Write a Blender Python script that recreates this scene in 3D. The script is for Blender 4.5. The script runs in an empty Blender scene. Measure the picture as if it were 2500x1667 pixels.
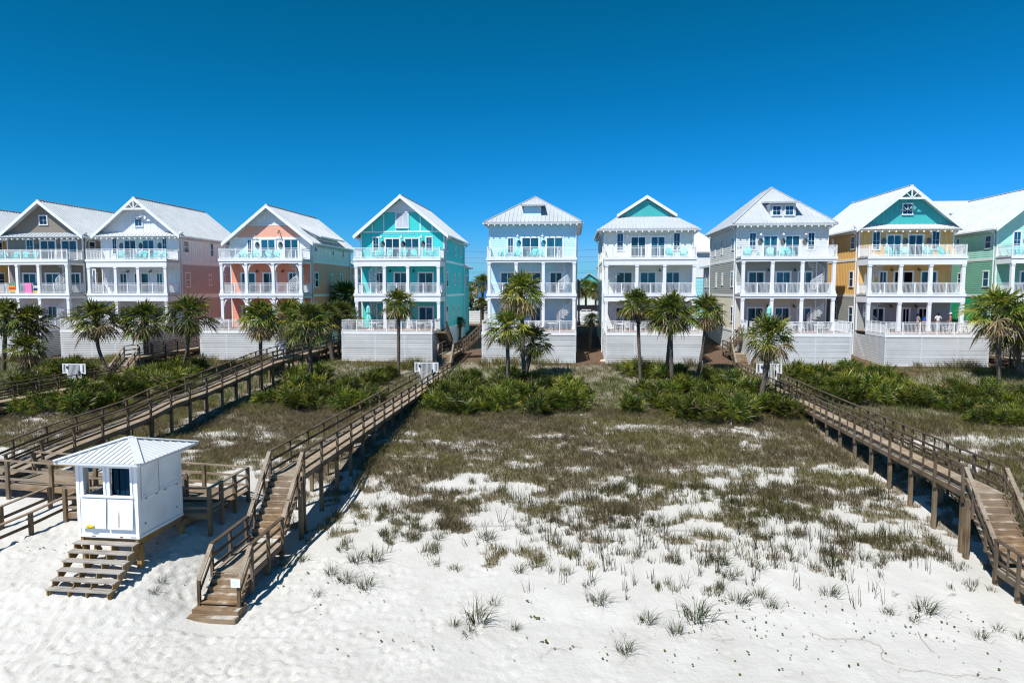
import bpy, math, random
import numpy as np
from mathutils import Vector, Matrix
random.seed(7); rng = np.random.default_rng(7)
R = math.radians; PI = math.pi
SC = bpy.context.scene; COL = SC.collection
CAMZ = 11.0; YAW = R(5.14); PITCH = R(4.4); FOC = 1667.0
CP, SP, CY, SY = math.cos(PITCH), math.sin(PITCH), math.cos(YAW), math.sin(YAW)

# ---------------------------------------------------------------- survey helpers: photo bearings to real positions
def ray(px, py):
    t = (px-1250)/FOC; v = (833.5-py)/FOC
    yc = CP+v*SP; zr = v*CP-SP
    return (t*CY-yc*SY, t*SY+yc*CY, zr)
def at_Y(px, py, Y):
    d = ray(px, py); s = Y/d[1]
    return Vector((d[0]*s, Y, CAMZ+d[2]*s))
GY = [-400,-60,0,15,19,21.7,26.5,29,31,33,35,40,47,55,60,64.7,69,75,85,95,103,140,6000]
GZ = [-6,-1.2,-.5,-.2,-.12,0,.8,1.15,1.35,1.6,1.75,2.05,2.4,2.9,3.4,3.95,4.15,4.5,5.2,5.8,6.0,6.1,6.1]
def sstep(a, b, x): 
    t = np.clip((np.asarray(x,float)-a)/(b-a), 0, 1); return t*t*(3-2*t)
_H = np.random.default_rng(3).random((256,256))
def vnoise(x, y):
    xi = np.floor(x).astype(int); yi = np.floor(y).astype(int); fx = x-xi; fy = y-yi
    fx = fx*fx*(3-2*fx); fy = fy*fy*(3-2*fy)
    h = lambda a,b: _H[a % 256, b % 256]
    return (h(xi,yi)*(1-fx)+h(xi+1,yi)*fx)*(1-fy)+(h(xi,yi+1)*(1-fx)+h(xi+1,yi+1)*fx)*fy
def fbm(x, y, o=4):
    s = 0; a = .5; t = 0
    for k in range(o):
        s = s+a*vnoise(x*2**k+17.3*k, y*2**k+9.1*k); t += a; a *= .5
    return s/t
def gz(x, y):
    x = np.asarray(x, float); y = np.asarray(y, float)
    z = np.interp(y, GY, GZ)
    b = np.interp(y, [4,16.5,18.5,21,22.5,27,31,40], [0,.0,.3,.85,1.0,1.0,.45,0])
    z = z+b*sstep(np.interp(y,[17,22],[-9,-12.5]), np.interp(y,[17,22],[-17,-15.3]), x)
    amp = np.interp(y, [0,18,27,32,50,62,66,110,200], [.1,.12,.3,.45,.5,.3,.1,.05,0])
    z = z+amp*(fbm(x/6.0+40, y/4.5+40, 3)-.5)
    for X in (-11.8, 15.6):                                      # troughs trodden beside the walks
        z = z-.25*np.exp(-((x-X)/1.3)**2)*sstep(23,26,y)*(1-sstep(34,40,y))
    return z
def g1(x, y): return float(gz(np.array([x]), np.array([y]))[0])
def at_ground(px, py):
    d = ray(px, py); s = 10.0
    for _ in range(60):
        z = g1(d[0]*s, d[1]*s); s = .5*s+.5*(z-CAMZ)/d[2]
    return Vector((d[0]*s, d[1]*s, CAMZ+d[2]*s))

# ---------------------------------------------------------------- mesh builder
class MB:
    def __init__(s): s.v=[]; s.f=[]; s.m=[]; s.c=[]; s.mi=0; s.col=(1,1,1)
    def vert(s, p): s.v.append(tuple(p)); s.c.append(s.col); return len(s.v)-1
    def face(s, pts):
        i = [s.vert(p) for p in pts]; s.f.append(i); s.m.append(s.mi)
    def box(s, x0,x1,y0,y1,z0,z1):
        if x0>x1: x0,x1=x1,x0
        if y0>y1: y0,y1=y1,y0
        if z0>z1: z0,z1=z1,z0
        b = len(s.v)
        for z in (z0,z1):
            for x,y in ((x0,y0),(x1,y0),(x1,y1),(x0,y1)): s.vert((x,y,z))
        for q in ((3,2,1,0),(4,5,6,7),(0,1,5,4),(1,2,6,5),(2,3,7,6),(3,0,4,7)):
            s.f.append([b+k for k in q]); s.m.append(s.mi)
        return s
    def beam(s, p, q, w, h, up=(0,0,1)):
        p=Vector(p); q=Vector(q); d=(q-p).normalized(); u=Vector(up)
        sd=d.cross(u)
        if sd.length<1e-4: sd=d.cross(Vector((1,0,0)))
        sd.normalize(); u=sd.cross(d); a=sd*w/2; c=u*h/2
        b=len(s.v)
        for o in (p,q):
            for k in (-a-c, a-c, a+c, -a+c): s.vert(o+k)
        for f in ((0,1,2,3),(7,6,5,4),(0,4,5,1),(1,5,6,2),(2,6,7,3),(3,7,4,0)):
            s.f.append([b+k for k in f]); s.m.append(s.mi)
        return s
    def tube(s, pts, rad, n=8, cap=True):
        pts=[Vector(p) for p in pts]; rings=[]
        for i,p in enumerate(pts):
            d=(pts[min(i+1,len(pts)-1)]-pts[max(i-1,0)]).normalized()
            a=d.cross(Vector((0,0,1)) if abs(d.z)<.9 else Vector((1,0,0))).normalized(); b=d.cross(a)
            r=rad[i] if isinstance(rad,(list,tuple)) else rad
            rings.append([s.vert(p+(a*math.cos(2*PI*k/n)+b*math.sin(2*PI*k/n))*r) for k in range(n)])
        for A,B in zip(rings,rings[1:]):
            for k in range(n):
                s.f.append([A[k],A[(k+1)%n],B[(k+1)%n],B[k]]); s.m.append(s.mi)
        if cap:
            s.f.append(rings[0][::-1]); s.m.append(s.mi); s.f.append(rings[-1]); s.m.append(s.mi)
        return s
    def prism(s, poly, axis, a, b):
        """poly: 2-D outline (convex), extruded along axis from a to b."""
        def P(u,v,t): return {'x':(t,u,v),'y':(u,t,v),'z':(u,v,t)}[axis]
        n=len(poly); i0=[s.vert(P(u,v,a)) for u,v in poly]; i1=[s.vert(P(u,v,b)) for u,v in poly]
        s.f.append(i0); s.m.append(s.mi); s.f.append(i1[::-1]); s.m.append(s.mi)
        for k in range(n):
            s.f.append([i0[k],i1[k],i1[(k+1)%n],i0[(k+1)%n]]); s.m.append(s.mi)
        return s
    def lathe(s, prof, c=(0,0,0), n=16):
        s.tube([(c[0],c[1],c[2]+z) for r,z in prof],[max(r,.001) for r,z in prof],n); return s
    def build(s, name, mats, parent=None, smooth=False, loc=None, fixn=True):
        me=bpy.data.meshes.new(name); me.from_pydata(s.v,[],s.f)
        if not isinstance(mats,(list,tuple)): mats=[mats]
        for m in mats: me.materials.append(m)
        if len(mats)>1: me.polygons.foreach_set('material_index', s.m)
        if any(c!=(1,1,1) for c in s.c):
            at=me.attributes.new('col','FLOAT_COLOR','POINT')
            a=np.ones((len(s.c),4),dtype=np.float32); a[:,:3]=np.array(s.c); at.data.foreach_set('color',a.ravel())
        if smooth: me.polygons.foreach_set('use_smooth',[True]*len(me.polygons))
        if fixn:
            import bmesh
            bm=bmesh.new(); bm.from_mesh(me); bmesh.ops.recalc_face_normals(bm,faces=bm.faces); bm.to_mesh(me); bm.free()
        me.update()
        o=bpy.data.objects.new(name,me); COL.objects.link(o)
        if parent is not None: o.parent=parent
        if loc is not None: o.location=loc
        return o
def inst(name, me, parent=None, loc=(0,0,0), rz=0, sc=1):
    o=bpy.data.objects.new(name,me); COL.objects.link(o); o.parent=parent
    o.location=loc; o.rotation_euler=(0,0,rz); o.scale=(sc,sc,sc) if not isinstance(sc,tuple) else sc
    return o
def empty(name, loc, rz=0):
    o=bpy.data.objects.new(name,None); COL.objects.link(o); o.location=loc; o.rotation_euler=(0,0,rz); o.empty_display_size=.3; return o
def tag(o, label=None, cat=None, group=None, kind=None):
    if label: o['label']=label
    if cat: o['category']=cat
    if group: o['group']=group
    if kind: o['kind']=kind
    return o
def copy_tree(o, parent=None):
    c=o.copy(); COL.objects.link(c); c.parent=parent
    for ch in list(o.children): copy_tree(ch,c)
    return c

# ---------------------------------------------------------------- materials
def nt(name):
    m=bpy.data.materials.new(name); m.use_nodes=True; t=m.node_tree; return m,t,t.nodes['Principled BSDF']
def mat(name, col, rough=.6, spec=.3, var=.06, scale=3.0, bump=0, bscale=20, stretch=(1,1,1), dirt=0, metal=0):
    m,t,p=nt(name); N=t.nodes.new; L=t.links.new
    p.inputs['Roughness'].default_value=rough; p.inputs['Specular IOR Level'].default_value=spec; p.inputs['Metallic'].default_value=metal
    tc=N('ShaderNodeTexCoord'); mp=N('ShaderNodeMapping'); mp.inputs['Scale'].default_value=stretch
    L(tc.outputs['Object'],mp.inputs['Vector'])
    n=N('ShaderNodeTexNoise'); n.inputs['Scale'].default_value=scale; n.inputs['Detail'].default_value=5
    L(mp.outputs[0],n.inputs['Vector'])
    r=N('ShaderNodeValToRGB'); c=np.array(col)
    r.color_ramp.elements[0].position=.3; r.color_ramp.elements[1].position=.7
    r.color_ramp.elements[0].color=(*np.clip(c*(1-var),0,1),1); r.color_ramp.elements[1].color=(*np.clip(c*(1+var),0,1),1)
    L(n.outputs[0],r.inputs[0]); out=r.outputs[0]
    if dirt:
        n2=N('ShaderNodeTexNoise'); n2.inputs['Scale'].default_value=.9; n2.inputs['Detail'].default_value=8; L(tc.outputs['Object'],n2.inputs['Vector'])
        r2=N('ShaderNodeValToRGB'); r2.color_ramp.elements[0].position=.5; r2.color_ramp.elements[1].position=.75
        r2.color_ramp.elements[1].color=(dirt,dirt,dirt,1); r2.color_ramp.elements[0].color=(0,0,0,1)
        L(n2.outputs[0],r2.inputs[0])
        mx=N('ShaderNodeMix'); mx.data_type='RGBA'; mx.inputs['B'].default_value=(.28,.26,.22,1)
        L(r2.outputs[0],mx.inputs['Factor']); L(out,mx.inputs['A']); out=mx.outputs['Result']
    L(out,p.inputs['Base Color'])
    if bump:
        n3=N('ShaderNodeTexNoise'); n3.inputs['Scale'].default_value=bscale; n3.inputs['Detail'].default_value=6; L(mp.outputs[0],n3.inputs['Vector'])
        b=N('ShaderNodeBump'); b.inputs['Strength'].default_value=bump; b.inputs['Distance'].default_value=.02; L(n3.outputs[0],b.inputs['Height']); L(b.outputs[0],p.inputs['Normal'])
    return m
def wood(name, c0, c1, axis='y', rough=.75, sandy=0):
    m,t,p=nt(name); N=t.nodes.new; L=t.links.new
    p.inputs['Roughness'].default_value=rough; p.inputs['Specular IOR Level'].default_value=.2
    tc=N('ShaderNodeTexCoord'); mp=N('ShaderNodeMapping')
    mp.inputs['Scale'].default_value={'x':(1.2,14,14),'y':(14,1.2,14),'z':(14,14,1.2)}[axis]
    L(tc.outputs['Object'],mp.inputs['Vector'])
    n=N('ShaderNodeTexNoise'); n.inputs['Scale'].default_value=1.5; n.inputs['Detail'].default_value=6; L(mp.outputs[0],n.inputs['Vector'])
    n2=N('ShaderNodeTexNoise'); n2.inputs['Scale'].default_value=1.1; n2.inputs['Detail'].default_value=3; L(tc.outputs['Object'],n2.inputs['Vector'])
    a=N('ShaderNodeMath'); a.operation='ADD'; L(n.outputs[0],a.inputs[0]); L(n2.outputs[0],a.inputs[1])
    h=N('ShaderNodeMath'); h.operation='MULTIPLY'; h.inputs[1].default_value=.5; L(a.outputs[0],h.inputs[0])
    r=N('ShaderNodeValToRGB'); e=r.color_ramp.elements
    e[0].position=.36; e[0].color=(*c0,1); e[1].position=.64; e[1].color=(*c1,1); L(h.outputs[0],r.inputs[0])
    # silver-grey weathering in patches, and wind-blown sand lying on treads
    n4=N('ShaderNodeTexNoise'); n4.inputs['Scale'].default_value=.55; n4.inputs['Detail'].default_value=7; L(tc.outputs['Object'],n4.inputs['Vector'])
    r4=N('ShaderNodeValToRGB'); r4.color_ramp.elements[0].position=.42; r4.color_ramp.elements[1].position=.66; r4.color_ramp.elements[1].color=(.36,.36,.36,1); L(n4.outputs[0],r4.inputs[0])
    gm=N('ShaderNodeMix'); gm.data_type='RGBA'; gc=(sum(c0)+sum(c1))/6; gm.inputs['B'].default_value=(gc*1.15,gc*1.1,gc*1.02,1); L(r4.outputs[0],gm.inputs['Factor']); L(r.outputs[0],gm.inputs['A']); col=gm.outputs['Result']
    if sandy:
        ge=N('ShaderNodeNewGeometry'); sx=N('ShaderNodeSeparateXYZ'); L(ge.outputs['Normal'],sx.inputs[0])
        n5=N('ShaderNodeTexNoise'); n5.inputs['Scale'].default_value=2.2; n5.inputs['Detail'].default_value=6; L(tc.outputs['Object'],n5.inputs['Vector'])
        r5=N('ShaderNodeValToRGB'); r5.color_ramp.elements[0].position=.5; r5.color_ramp.elements[1].position=.64; L(n5.outputs[0],r5.inputs[0])
        ml=N('ShaderNodeMath'); ml.operation='MULTIPLY'; ml.use_clamp=True; L(r5.outputs[0],ml.inputs[0]); L(sx.outputs['Z'],ml.inputs[1])
        m2=N('ShaderNodeMath'); m2.operation='MULTIPLY'; m2.inputs[1].default_value=sandy; L(ml.outputs[0],m2.inputs[0])
        sm=N('ShaderNodeMix'); sm.data_type='RGBA'; sm.inputs['B'].default_value=(.52,.50,.46,1); L(m2.outputs[0],sm.inputs['Factor']); L(col,sm.inputs['A']); col=sm.outputs['Result']
    L(col,p.inputs['Base Color'])
    b=N('ShaderNodeBump'); b.inputs['Strength'].default_value=.4; b.inputs['Distance'].default_value=.01; L(n.outputs[0],b.inputs['Height']); L(b.outputs[0],p.inputs['Normal'])
    return m
def leafmat(name, trans=.25, rough=.5, spec=.3, vary=.35):
    m,t,p=nt(name); N=t.nodes.new; L=t.links.new
    a=N('ShaderNodeAttribute'); a.attribute_name='col'
    oi=N('ShaderNodeObjectInfo'); mr=N('ShaderNodeMapRange'); mr.inputs['To Min'].default_value=1-vary; mr.inputs['To Max'].default_value=1+vary
    L(oi.outputs['Random'],mr.inputs['Value'])
    vm=N('ShaderNodeVectorMath'); vm.operation='SCALE'; L(a.outputs['Color'],vm.inputs[0]); L(mr.outputs[0],vm.inputs['Scale'])
    L(vm.outputs[0],p.inputs['Base Color']); p.inputs['Roughness'].default_value=rough; p.inputs['Specular IOR Level'].default_value=spec
    tr=N('ShaderNodeBsdfTranslucent'); L(vm.outputs[0],tr.inputs['Color'])
    mx=N('ShaderNodeMixShader'); mx.inputs[0].default_value=trans; L(p.outputs[0],mx.inputs[1]); L(tr.outputs[0],mx.inputs[2])
    L(mx.outputs[0],t.nodes['Material Output'].inputs['Surface']); return m
def glassmat(name, col, rough=.06):
    m,t,p=nt(name); N=t.nodes.new; L=t.links.new
    p.inputs['Roughness'].default_value=rough; p.inputs['Specular IOR Level'].default_value=.6
    tc=N('ShaderNodeTexCoord'); n=N('ShaderNodeTexNoise'); n.inputs['Scale'].default_value=.9; n.inputs['Detail'].default_value=1
    L(tc.outputs['Object'],n.inputs['Vector'])
    w=N('ShaderNodeTexWave'); w.inputs['Scale'].default_value=2.6; w.inputs['Distortion'].default_value=1.5; L(tc.outputs['Object'],w.inputs['Vector'])
    ml=N('ShaderNodeMath'); ml.operation='MULTIPLY'; L(n.outputs[0],ml.inputs[0]); L(w.outputs['Fac'],ml.inputs[1])
    r=N('ShaderNodeValToRGB'); c=np.array(col); r.color_ramp.elements[0].position=.12; r.color_ramp.elements[1].position=.45
    r.color_ramp.elements[0].color=(*(c*.45),1); r.color_ramp.elements[1].color=(*(c*1.5),1)
    oi=N('ShaderNodeObjectInfo'); mr=N('ShaderNodeMapRange'); mr.inputs['To Min'].default_value=.35; mr.inputs['To Max'].default_value=1.7; L(oi.outputs['Random'],mr.inputs['Value'])
    vm=N('ShaderNodeVectorMath'); vm.operation='SCALE'; L(r.outputs[0],vm.inputs[0]); L(mr.outputs[0],vm.inputs['Scale'])
    L(ml.outputs[0],r.inputs[0]); L(vm.outputs[0],p.inputs['Base Color'])
    b=N('ShaderNodeBump'); b.inputs['Strength'].default_value=.04; L(n.outputs[0],b.inputs['Height']); L(b.outputs[0],p.inputs['Normal'])
    return m
M={}
M['white']=mat('white_paint',(.80,.82,.83),.45,.35,.03,2,dirt=.06)
M['rail']=mat('white_rail',(.80,.82,.83),.4,.4,.02)
M['slat']=mat('white_slat',(.70,.72,.73),.6,.25,.05,1.5,dirt=.10)
M['roof']=mat('white_metal_roof',(.60,.63,.65),.42,.4,.05,.6,dirt=.12)
M['roof_grey']=mat('grey_metal_roof',(.45,.49,.52),.38,.45,.06,.6,dirt=.08)
M['dark']=mat('dark_void',(.012,.012,.012),.9,.1)
M['under']=mat('under_deck_shade',(.05,.04,.03),.9,.1,.3)  # dark brown standing in for the shade under the decks
M['black']=mat('black_metal',(.012,.012,.014),.4,.5)
M['glass']=glassmat('window_glass',(.005,.050,.105))
M['glassd']=glassmat('door_glass',(.006,.070,.115))
M['open']=mat('open_doorway_dark',(.006,.005,.005),.8,.1)  # near-black pane colour stands in for the unlit room behind open doors
M['deckfloor']=wood('red_brown_deck',(.16,.075,.045),(.30,.16,.10),'y')
M['porchfloor']=mat('porch_floor_paint',(.55,.56,.56),.6,.2)
M['ceil']=mat('porch_ceiling',(.62,.66,.68),.6,.2)
M['lamp']=mat('lamp_bronze',(.03,.025,.02),.45,.5)
M['lampw']=mat('lamp_white',(.78,.79,.78),.4,.5)
M['plaque']=mat('shell_plaque',(.12,.13,.13),.6,.3,.3,12)
M['plaqueb']=mat('shell_plaque_blue',(.04,.25,.33),.6,.3,.2,12)
M['teal_chair']=mat('turquoise_chair_paint',(.10,.62,.64),.45,.35,.05)
M['white_chair']=mat('white_chair_paint',(.78,.79,.78),.45,.35,.04)
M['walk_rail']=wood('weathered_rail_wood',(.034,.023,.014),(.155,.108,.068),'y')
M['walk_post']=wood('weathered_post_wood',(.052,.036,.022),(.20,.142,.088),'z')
M['walk_deck']=wood('walk_deck_wood',(.20,.145,.095),(.42,.33,.225),'x',sandy=.25)
M['walk_step']=wood('step_wood',(.13,.082,.046),(.36,.25,.145),'x',sandy=.75)
M['walk_pile']=wood('pile_wood',(.10,.07,.04),(.27,.195,.115),'z')
M['walk_stringer']=wood('stringer_wood',(.08,.058,.036),(.24,.175,.11),'y')
M['rust']=mat('rust_stain',(.30,.15,.05),.8,.1,.5,9)
M['grey_tread']=wood('grey_tread_wood',(.20,.18,.155),(.46,.43,.39),'x')
M['new_wood']=wood('yellow_new_wood',(.20,.115,.035),(.42,.26,.09),'z')
M['hut']=mat('hut_paint',(.76,.79,.81),.55,.3,.06,1.4,.25,14,dirt=.20)
M['leaf']=leafmat('palm_leaf',.15,.45,.3)
M['grass']=leafmat('grass_blade',.3,.7,.15,0)
M['trunk']=mat('palm_trunk_bark',(.12,.10,.08),.9,.1,.45,5,1.0,9,(1,1,4))
M['concrete']=mat('road_asphalt',(.055,.055,.06),.9,.1,.2,.5)
def paint(n,c): return mat(n,c,.5,.28,.04,1.2,dirt=.05)
P={}
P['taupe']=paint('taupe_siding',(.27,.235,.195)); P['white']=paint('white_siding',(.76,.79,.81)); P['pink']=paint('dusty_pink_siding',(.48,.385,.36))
P['coral']=paint('coral_siding',(.83,.42,.30)); P['coral2']=paint('deep_coral_siding',(.84,.33,.21)); P['turq']=paint('turquoise_siding',(.05,.61,.59)); P['turq2']=paint('light_turquoise_siding',(.09,.65,.63))
P['blue']=paint('pale_blue_siding',(.49,.76,.87)); P['cream']=paint('cream_white_siding',(.74,.77,.70)); P['grey']=paint('pale_grey_siding',(.66,.675,.66))
P['grey2']=paint('warm_grey_siding',(.36,.37,.35)); P['beige']=paint('beige_batten',(.58,.55,.46)); P['yellow']=paint('yellow_siding',(.74,.46,.165))
P['teal']=paint('teal_gable',(.06,.46,.455)); P['mint']=paint('mint_siding',(.43,.76,.64)); P['green']=paint('green_siding',(.20,.46,.34))
P['emerald']=paint('emerald_batten',(.015,.32,.15)); P['aqua']=paint('aqua_house_siding',(.30,.72,.82)); P['slate']=paint('white_slate',(.70,.73,.74))
# ---------------------------------------------------------------- world, sun, camera
SUN=Vector((.37,.60,-1.0)).normalized()
def build_world():
    w=bpy.data.worlds.new("World"); SC.world=w; w.use_nodes=True; t=w.node_tree; bg=t.nodes['Background']
    s=t.nodes.new('ShaderNodeTexSky'); s.sky_type='NISHITA'; s.sun_disc=False
    s.sun_elevation=math.asin(-SUN.z); s.sun_rotation=math.atan2(-SUN.x,-SUN.y)%(2*PI)
    s.altitude=0; s.air_density=1.0; s.dust_density=.1; s.ozone_density=3.0
    # deepen the clear-sky colours per channel (exponent, gain), as a polarised clear day looks
    se=t.nodes.new('ShaderNodeSeparateColor'); co=t.nodes.new('ShaderNodeCombineColor'); t.links.new(s.outputs[0],se.inputs[0])
    for k,(e,gn) in enumerate(SKY_CH):
        p=t.nodes.new('ShaderNodeMath'); p.operation='POWER'; p.inputs[1].default_value=e; t.links.new(se.outputs[k],p.inputs[0])
        m=t.nodes.new('ShaderNodeMath'); m.operation='MULTIPLY'; m.inputs[1].default_value=gn; t.links.new(p.outputs[0],m.inputs[0]); t.links.new(m.outputs[0],co.inputs[k])
    mn=t.nodes.new('ShaderNodeMath'); mn.operation='MINIMUM'; mn.inputs[1].default_value=1.6; t.links.new(co.inputs[0].links[0].from_socket,mn.inputs[0])
    gk=t.nodes.new('ShaderNodeMath'); gk.operation='MULTIPLY'; gk.inputs[1].default_value=1.45; t.links.new(co.inputs[1].links[0].from_socket,gk.inputs[0])
    mx=t.nodes.new('ShaderNodeMath'); mx.operation='MAXIMUM'; t.links.new(co.inputs[2].links[0].from_socket,mx.inputs[0]); t.links.new(gk.outputs[0],mx.inputs[1])
    t.links.new(mn.outputs[0],co.inputs[0]); t.links.new(mx.outputs[0],co.inputs[2]); t.links.new(co.outputs[0],bg.inputs[0])
    bg.inputs[1].default_value=SKY_STR
    l=bpy.data.lights.new('sun','SUN'); l.energy=SUN_STR; l.angle=R(.5); l.color=(1,.965,.90)
    o=bpy.data.objects.new('sun',l); COL.objects.link(o); o.rotation_euler=SUN.to_track_quat('-Z','Y').to_euler(); o.location=(-20,-30,60)
    c=bpy.data.cameras.new('camera'); co=bpy.data.objects.new('camera',c); COL.objects.link(co)
    c.sensor_width=36; c.lens=36*FOC/2500; c.clip_start=.1; c.clip_end=12000
    co.location=(0,0,CAMZ); co.rotation_euler=(PI/2-PITCH,0,YAW); SC.camera=co
    v=SC.view_settings; v.view_transform='Standard'; v.look='None'; v.exposure=EXPO; v.gamma=1
    SC.cycles.use_denoising=True; SC.cycles.denoising_prefilter='ACCURATE'; SC.cycles.filter_width=1.2; SC.cycles.max_bounces=6; SC.cycles.transparent_max_bounces=4
SKY_CH=((3.5,.0024),(1.15,.435),(1.8,.222)); SKY_STR=.095; SUN_STR=4.9; EXPO=.30

# ---------------------------------------------------------------- vegetation cover on the dune (used by ground and grass)
PATCH=[(560,1060,4,1.2),(1170,1085,2.2,1.0),(1560,1040,2.0,.8),(1800,1055,3.2,1.0),(2250,1085,2.5,1.2),(2420,1075,5,1.5),(40,1055,4,1.3),
       (1700,1140,2.2,.6),(1830,1160,2.4,.7),(1390,1145,1.6,.5),(990,1060,2.0,1.0),(880,1180,1.5,.7),(2230,915,1.6,.8),(2420,935,1.5,.7),(900,900,2.4,.6)]
PATCHW=[(at_ground(a,b),c,d) for a,b,c,d in PATCH]
def cover(x, y):
    xs=np.asarray(x,float); ys=np.asarray(y,float)
    ye=ys-np.where(xs<-13.2,2.0,0)+np.where(xs>17,.5,0)
    th=np.interp(ye,[22,24.5,26.5,28.5,30.5,32.5,35,38,43,46,48],[1.2,.80,.69,.60,.53,.46,.37,.31,.31,.2,.0])
    n=.42*fbm(xs/3.0+3,ys/1.7+5,4)+.58*fbm(xs/.75+13,ys/.5+25,4)
    n=.5+(n-.5)*1.5
    th=th-.06*sstep(4,12,xs)*(1-sstep(33,36,ye))+.03*sstep(2,-4,-xs)*0
    c=sstep(th-.13,th+.11,n)
    for p,a,b in PATCHW:
        q=((xs-p.x)/a)**2+((ys-p.y)/b)**2
        c=c*(1-.93*np.exp(-q*1.3)*(.35+1.2*sstep(.35,.6,fbm(xs*1.3+9,ys*1.6,3))).clip(0,1))
    c=c*(1-sstep(63.5,65,ys)*1.0)
    return c
def soil(x, y):
    xs=np.asarray(x,float); ys=np.asarray(y,float)
    s=sstep(61,66,ys+3*(fbm(xs/5,ys/5,3)-.5))*(1-sstep(98,101,ys))
    d=sstep(46,50,ys)*.0
    p=at_ground(2180,905); s=np.maximum(s,np.exp(-(((xs-p.x)/4.5)**2+((ys-p.y)/3.0)**2))*.95)
    return np.maximum(s,d)

def build_ground():
    def axis(dense0,dense1,step,mid,far,ms):
        a=list(np.arange(dense0,dense1+1e-6,step)); 
        r=dense1; st=step
        while r<far: st=min(st*1.25,500) if r>mid else ms; r+=st; a.append(r)
        l=dense0; st=step; b=[]
        while l>-far: st=min(st*1.25,500) if l<-mid else ms; l-=st; b.append(l)
        return np.array(b[::-1]+a)
    xs=axis(-24,21,.105,70,6000,.4)
    ys=list(np.arange(13.5,28,.105))+list(np.arange(28,72,.25))+list(np.arange(72,110,.8)); r=110; st=1
    while r<6000: ys.append(r); st*=1.3; r+=st
    pre=[-400,-200,-100,-60,-40,-20,-10,0,5,8,10,11.5]
    ys=np.array(pre+ys)
    X,Y=np.meshgrid(xs,ys); Z=gz(X,Y)
    # footprints trodden into the soft beach
    ix=(xs>-25)&(xs<25); iy=(ys>13)&(ys<28)
    gx=xs[ix]; gy=ys[iy]; sub=np.zeros((len(gy),len(gx)))
    n=0
    while n<15000:
        fx=rng.uniform(-23,22); fy=rng.uniform(13.5,25.5)
        p=np.interp(fy,[13.5,17.5,19,22,25.5],[1,1,.75,.5,.2])*np.interp(fx,[-23,-10,-5,0,22],[1,1,.5,.22,.12]) if fy>18 else np.interp(fx,[-23,0,22],[1,.9,.55])
        n+=1
        if rng.random()>p: continue
        a=rng.uniform(.055,.125); d=rng.uniform(.02,.065)*np.interp(fx,[-12,2],[1.2,.5])
        i0=np.searchsorted(gx,fx-.5); i1=np.searchsorted(gx,fx+.5); j0=np.searchsorted(gy,fy-.5); j1=np.searchsorted(gy,fy+.5)
        qx=(gx[i0:i1]-fx)[None,:]; qy=(gy[j0:j1]-fy)[:,None]; q=(qx/a)**2+(qy/(a*1.25))**2
        sub[j0:j1,i0:i1]+=-d*np.exp(-q)+.45*d*np.exp(-((np.sqrt(q)-1.7)**2)*2.5)
    sub+=.09*(fbm(gx[None,:]*1.1+0*gy[:,None],gy[:,None]*1.1+0*gx[None,:],4)-.5)
    sub[np.ix_((gy>20.2)&(gy<21.7),(gx>-13.2)&(gx<-10.8))]=-.05
    Z[np.ix_(np.where(iy)[0],np.where(ix)[0])]+=sub
    nx=len(xs); ny=len(ys); V=np.stack([X,Y,Z],-1).reshape(-1,3).astype(np.float32)
    ii=np.arange(nx*ny).reshape(ny,nx); F=np.stack([ii[:-1,:-1],ii[:-1,1:],ii[1:,1:],ii[1:,:-1]],-1).reshape(-1,4)
    me=bpy.data.meshes.new('ground'); me.vertices.add(len(V)); me.vertices.foreach_set('co',V.ravel())
    me.loops.add(F.size); me.loops.foreach_set('vertex_index',F.ravel().astype(np.int32))
    me.polygons.add(len(F)); me.polygons.foreach_set('loop_start',np.arange(0,F.size,4,dtype=np.int32)); me.polygons.foreach_set('loop_total',np.full(len(F),4,dtype=np.int32))
    me.polygons.foreach_set('use_smooth',np.ones(len(F),dtype=bool)); me.update(); me.validate()
    c=cover(X,Y); s=soil(X,Y); far=(Y>101).astype(float)
    a=np.zeros((nx*ny,4),dtype=np.float32); a[:,0]=c.ravel(); a[:,1]=s.ravel(); a[:,2]=far.ravel(); a[:,3]=1
    at=me.attributes.new('mask','FLOAT_COLOR','POINT'); at.data.foreach_set('color',a.ravel())
    m,t,p=nt('sand_and_dune_ground'); N=t.nodes.new; L=t.links.new
    p.inputs['Roughness'].default_value=.95; p.inputs['Specular IOR Level'].default_value=.08
    at=N('ShaderNodeAttribute'); at.attribute_name='mask'; sep=N('ShaderNodeSeparateColor'); L(at.outputs['Color'],sep.inputs[0])
    tc=N('ShaderNodeTexCoord')
    def noise(sc,d=6,rough=.55):
        n=N('ShaderNodeTexNoise'); n.inputs['Scale'].default_value=sc; n.inputs['Detail'].default_value=d; n.inputs['Roughness'].default_value=rough; L(tc.outputs['Object'],n.inputs['Vector']); return n.outputs[0]
    def ramp(i,e):
        r=N('ShaderNodeValToRGB'); L(i,r.inputs[0]); r.color_ramp.elements[0].position=e[0][0]; r.color_ramp.elements[0].color=(*e[0][1],1)
        r.color_ramp.elements[1].position=e[-1][0]; r.color_ramp.elements[1].color=(*e[-1][1],1)
        for q in e[1:-1]:
            k=r.color_ramp.elements.new(q[0]); k.color=(*q[1],1)
        return r.outputs[0]
    def mix(f,a,b):
        x=N('ShaderNodeMix'); x.data_type='RGBA'; L(f,x.inputs['Factor']); L(a,x.inputs['A']); L(b,x.inputs['B']); return x.outputs['Result']
    def math_(op,a,b):
        x=N('ShaderNodeMath'); x.operation=op; x.use_clamp=True
        for k,q in enumerate((a,b)):
            if isinstance(q,(int,float)): x.inputs[k].default_value=q
            else: L(q,x.inputs[k])
        return x.outputs[0]
    sand=ramp(noise(.7,8),[(.3,(.48,.468,.440)),(.7,(.555,.543,.515))])
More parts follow.
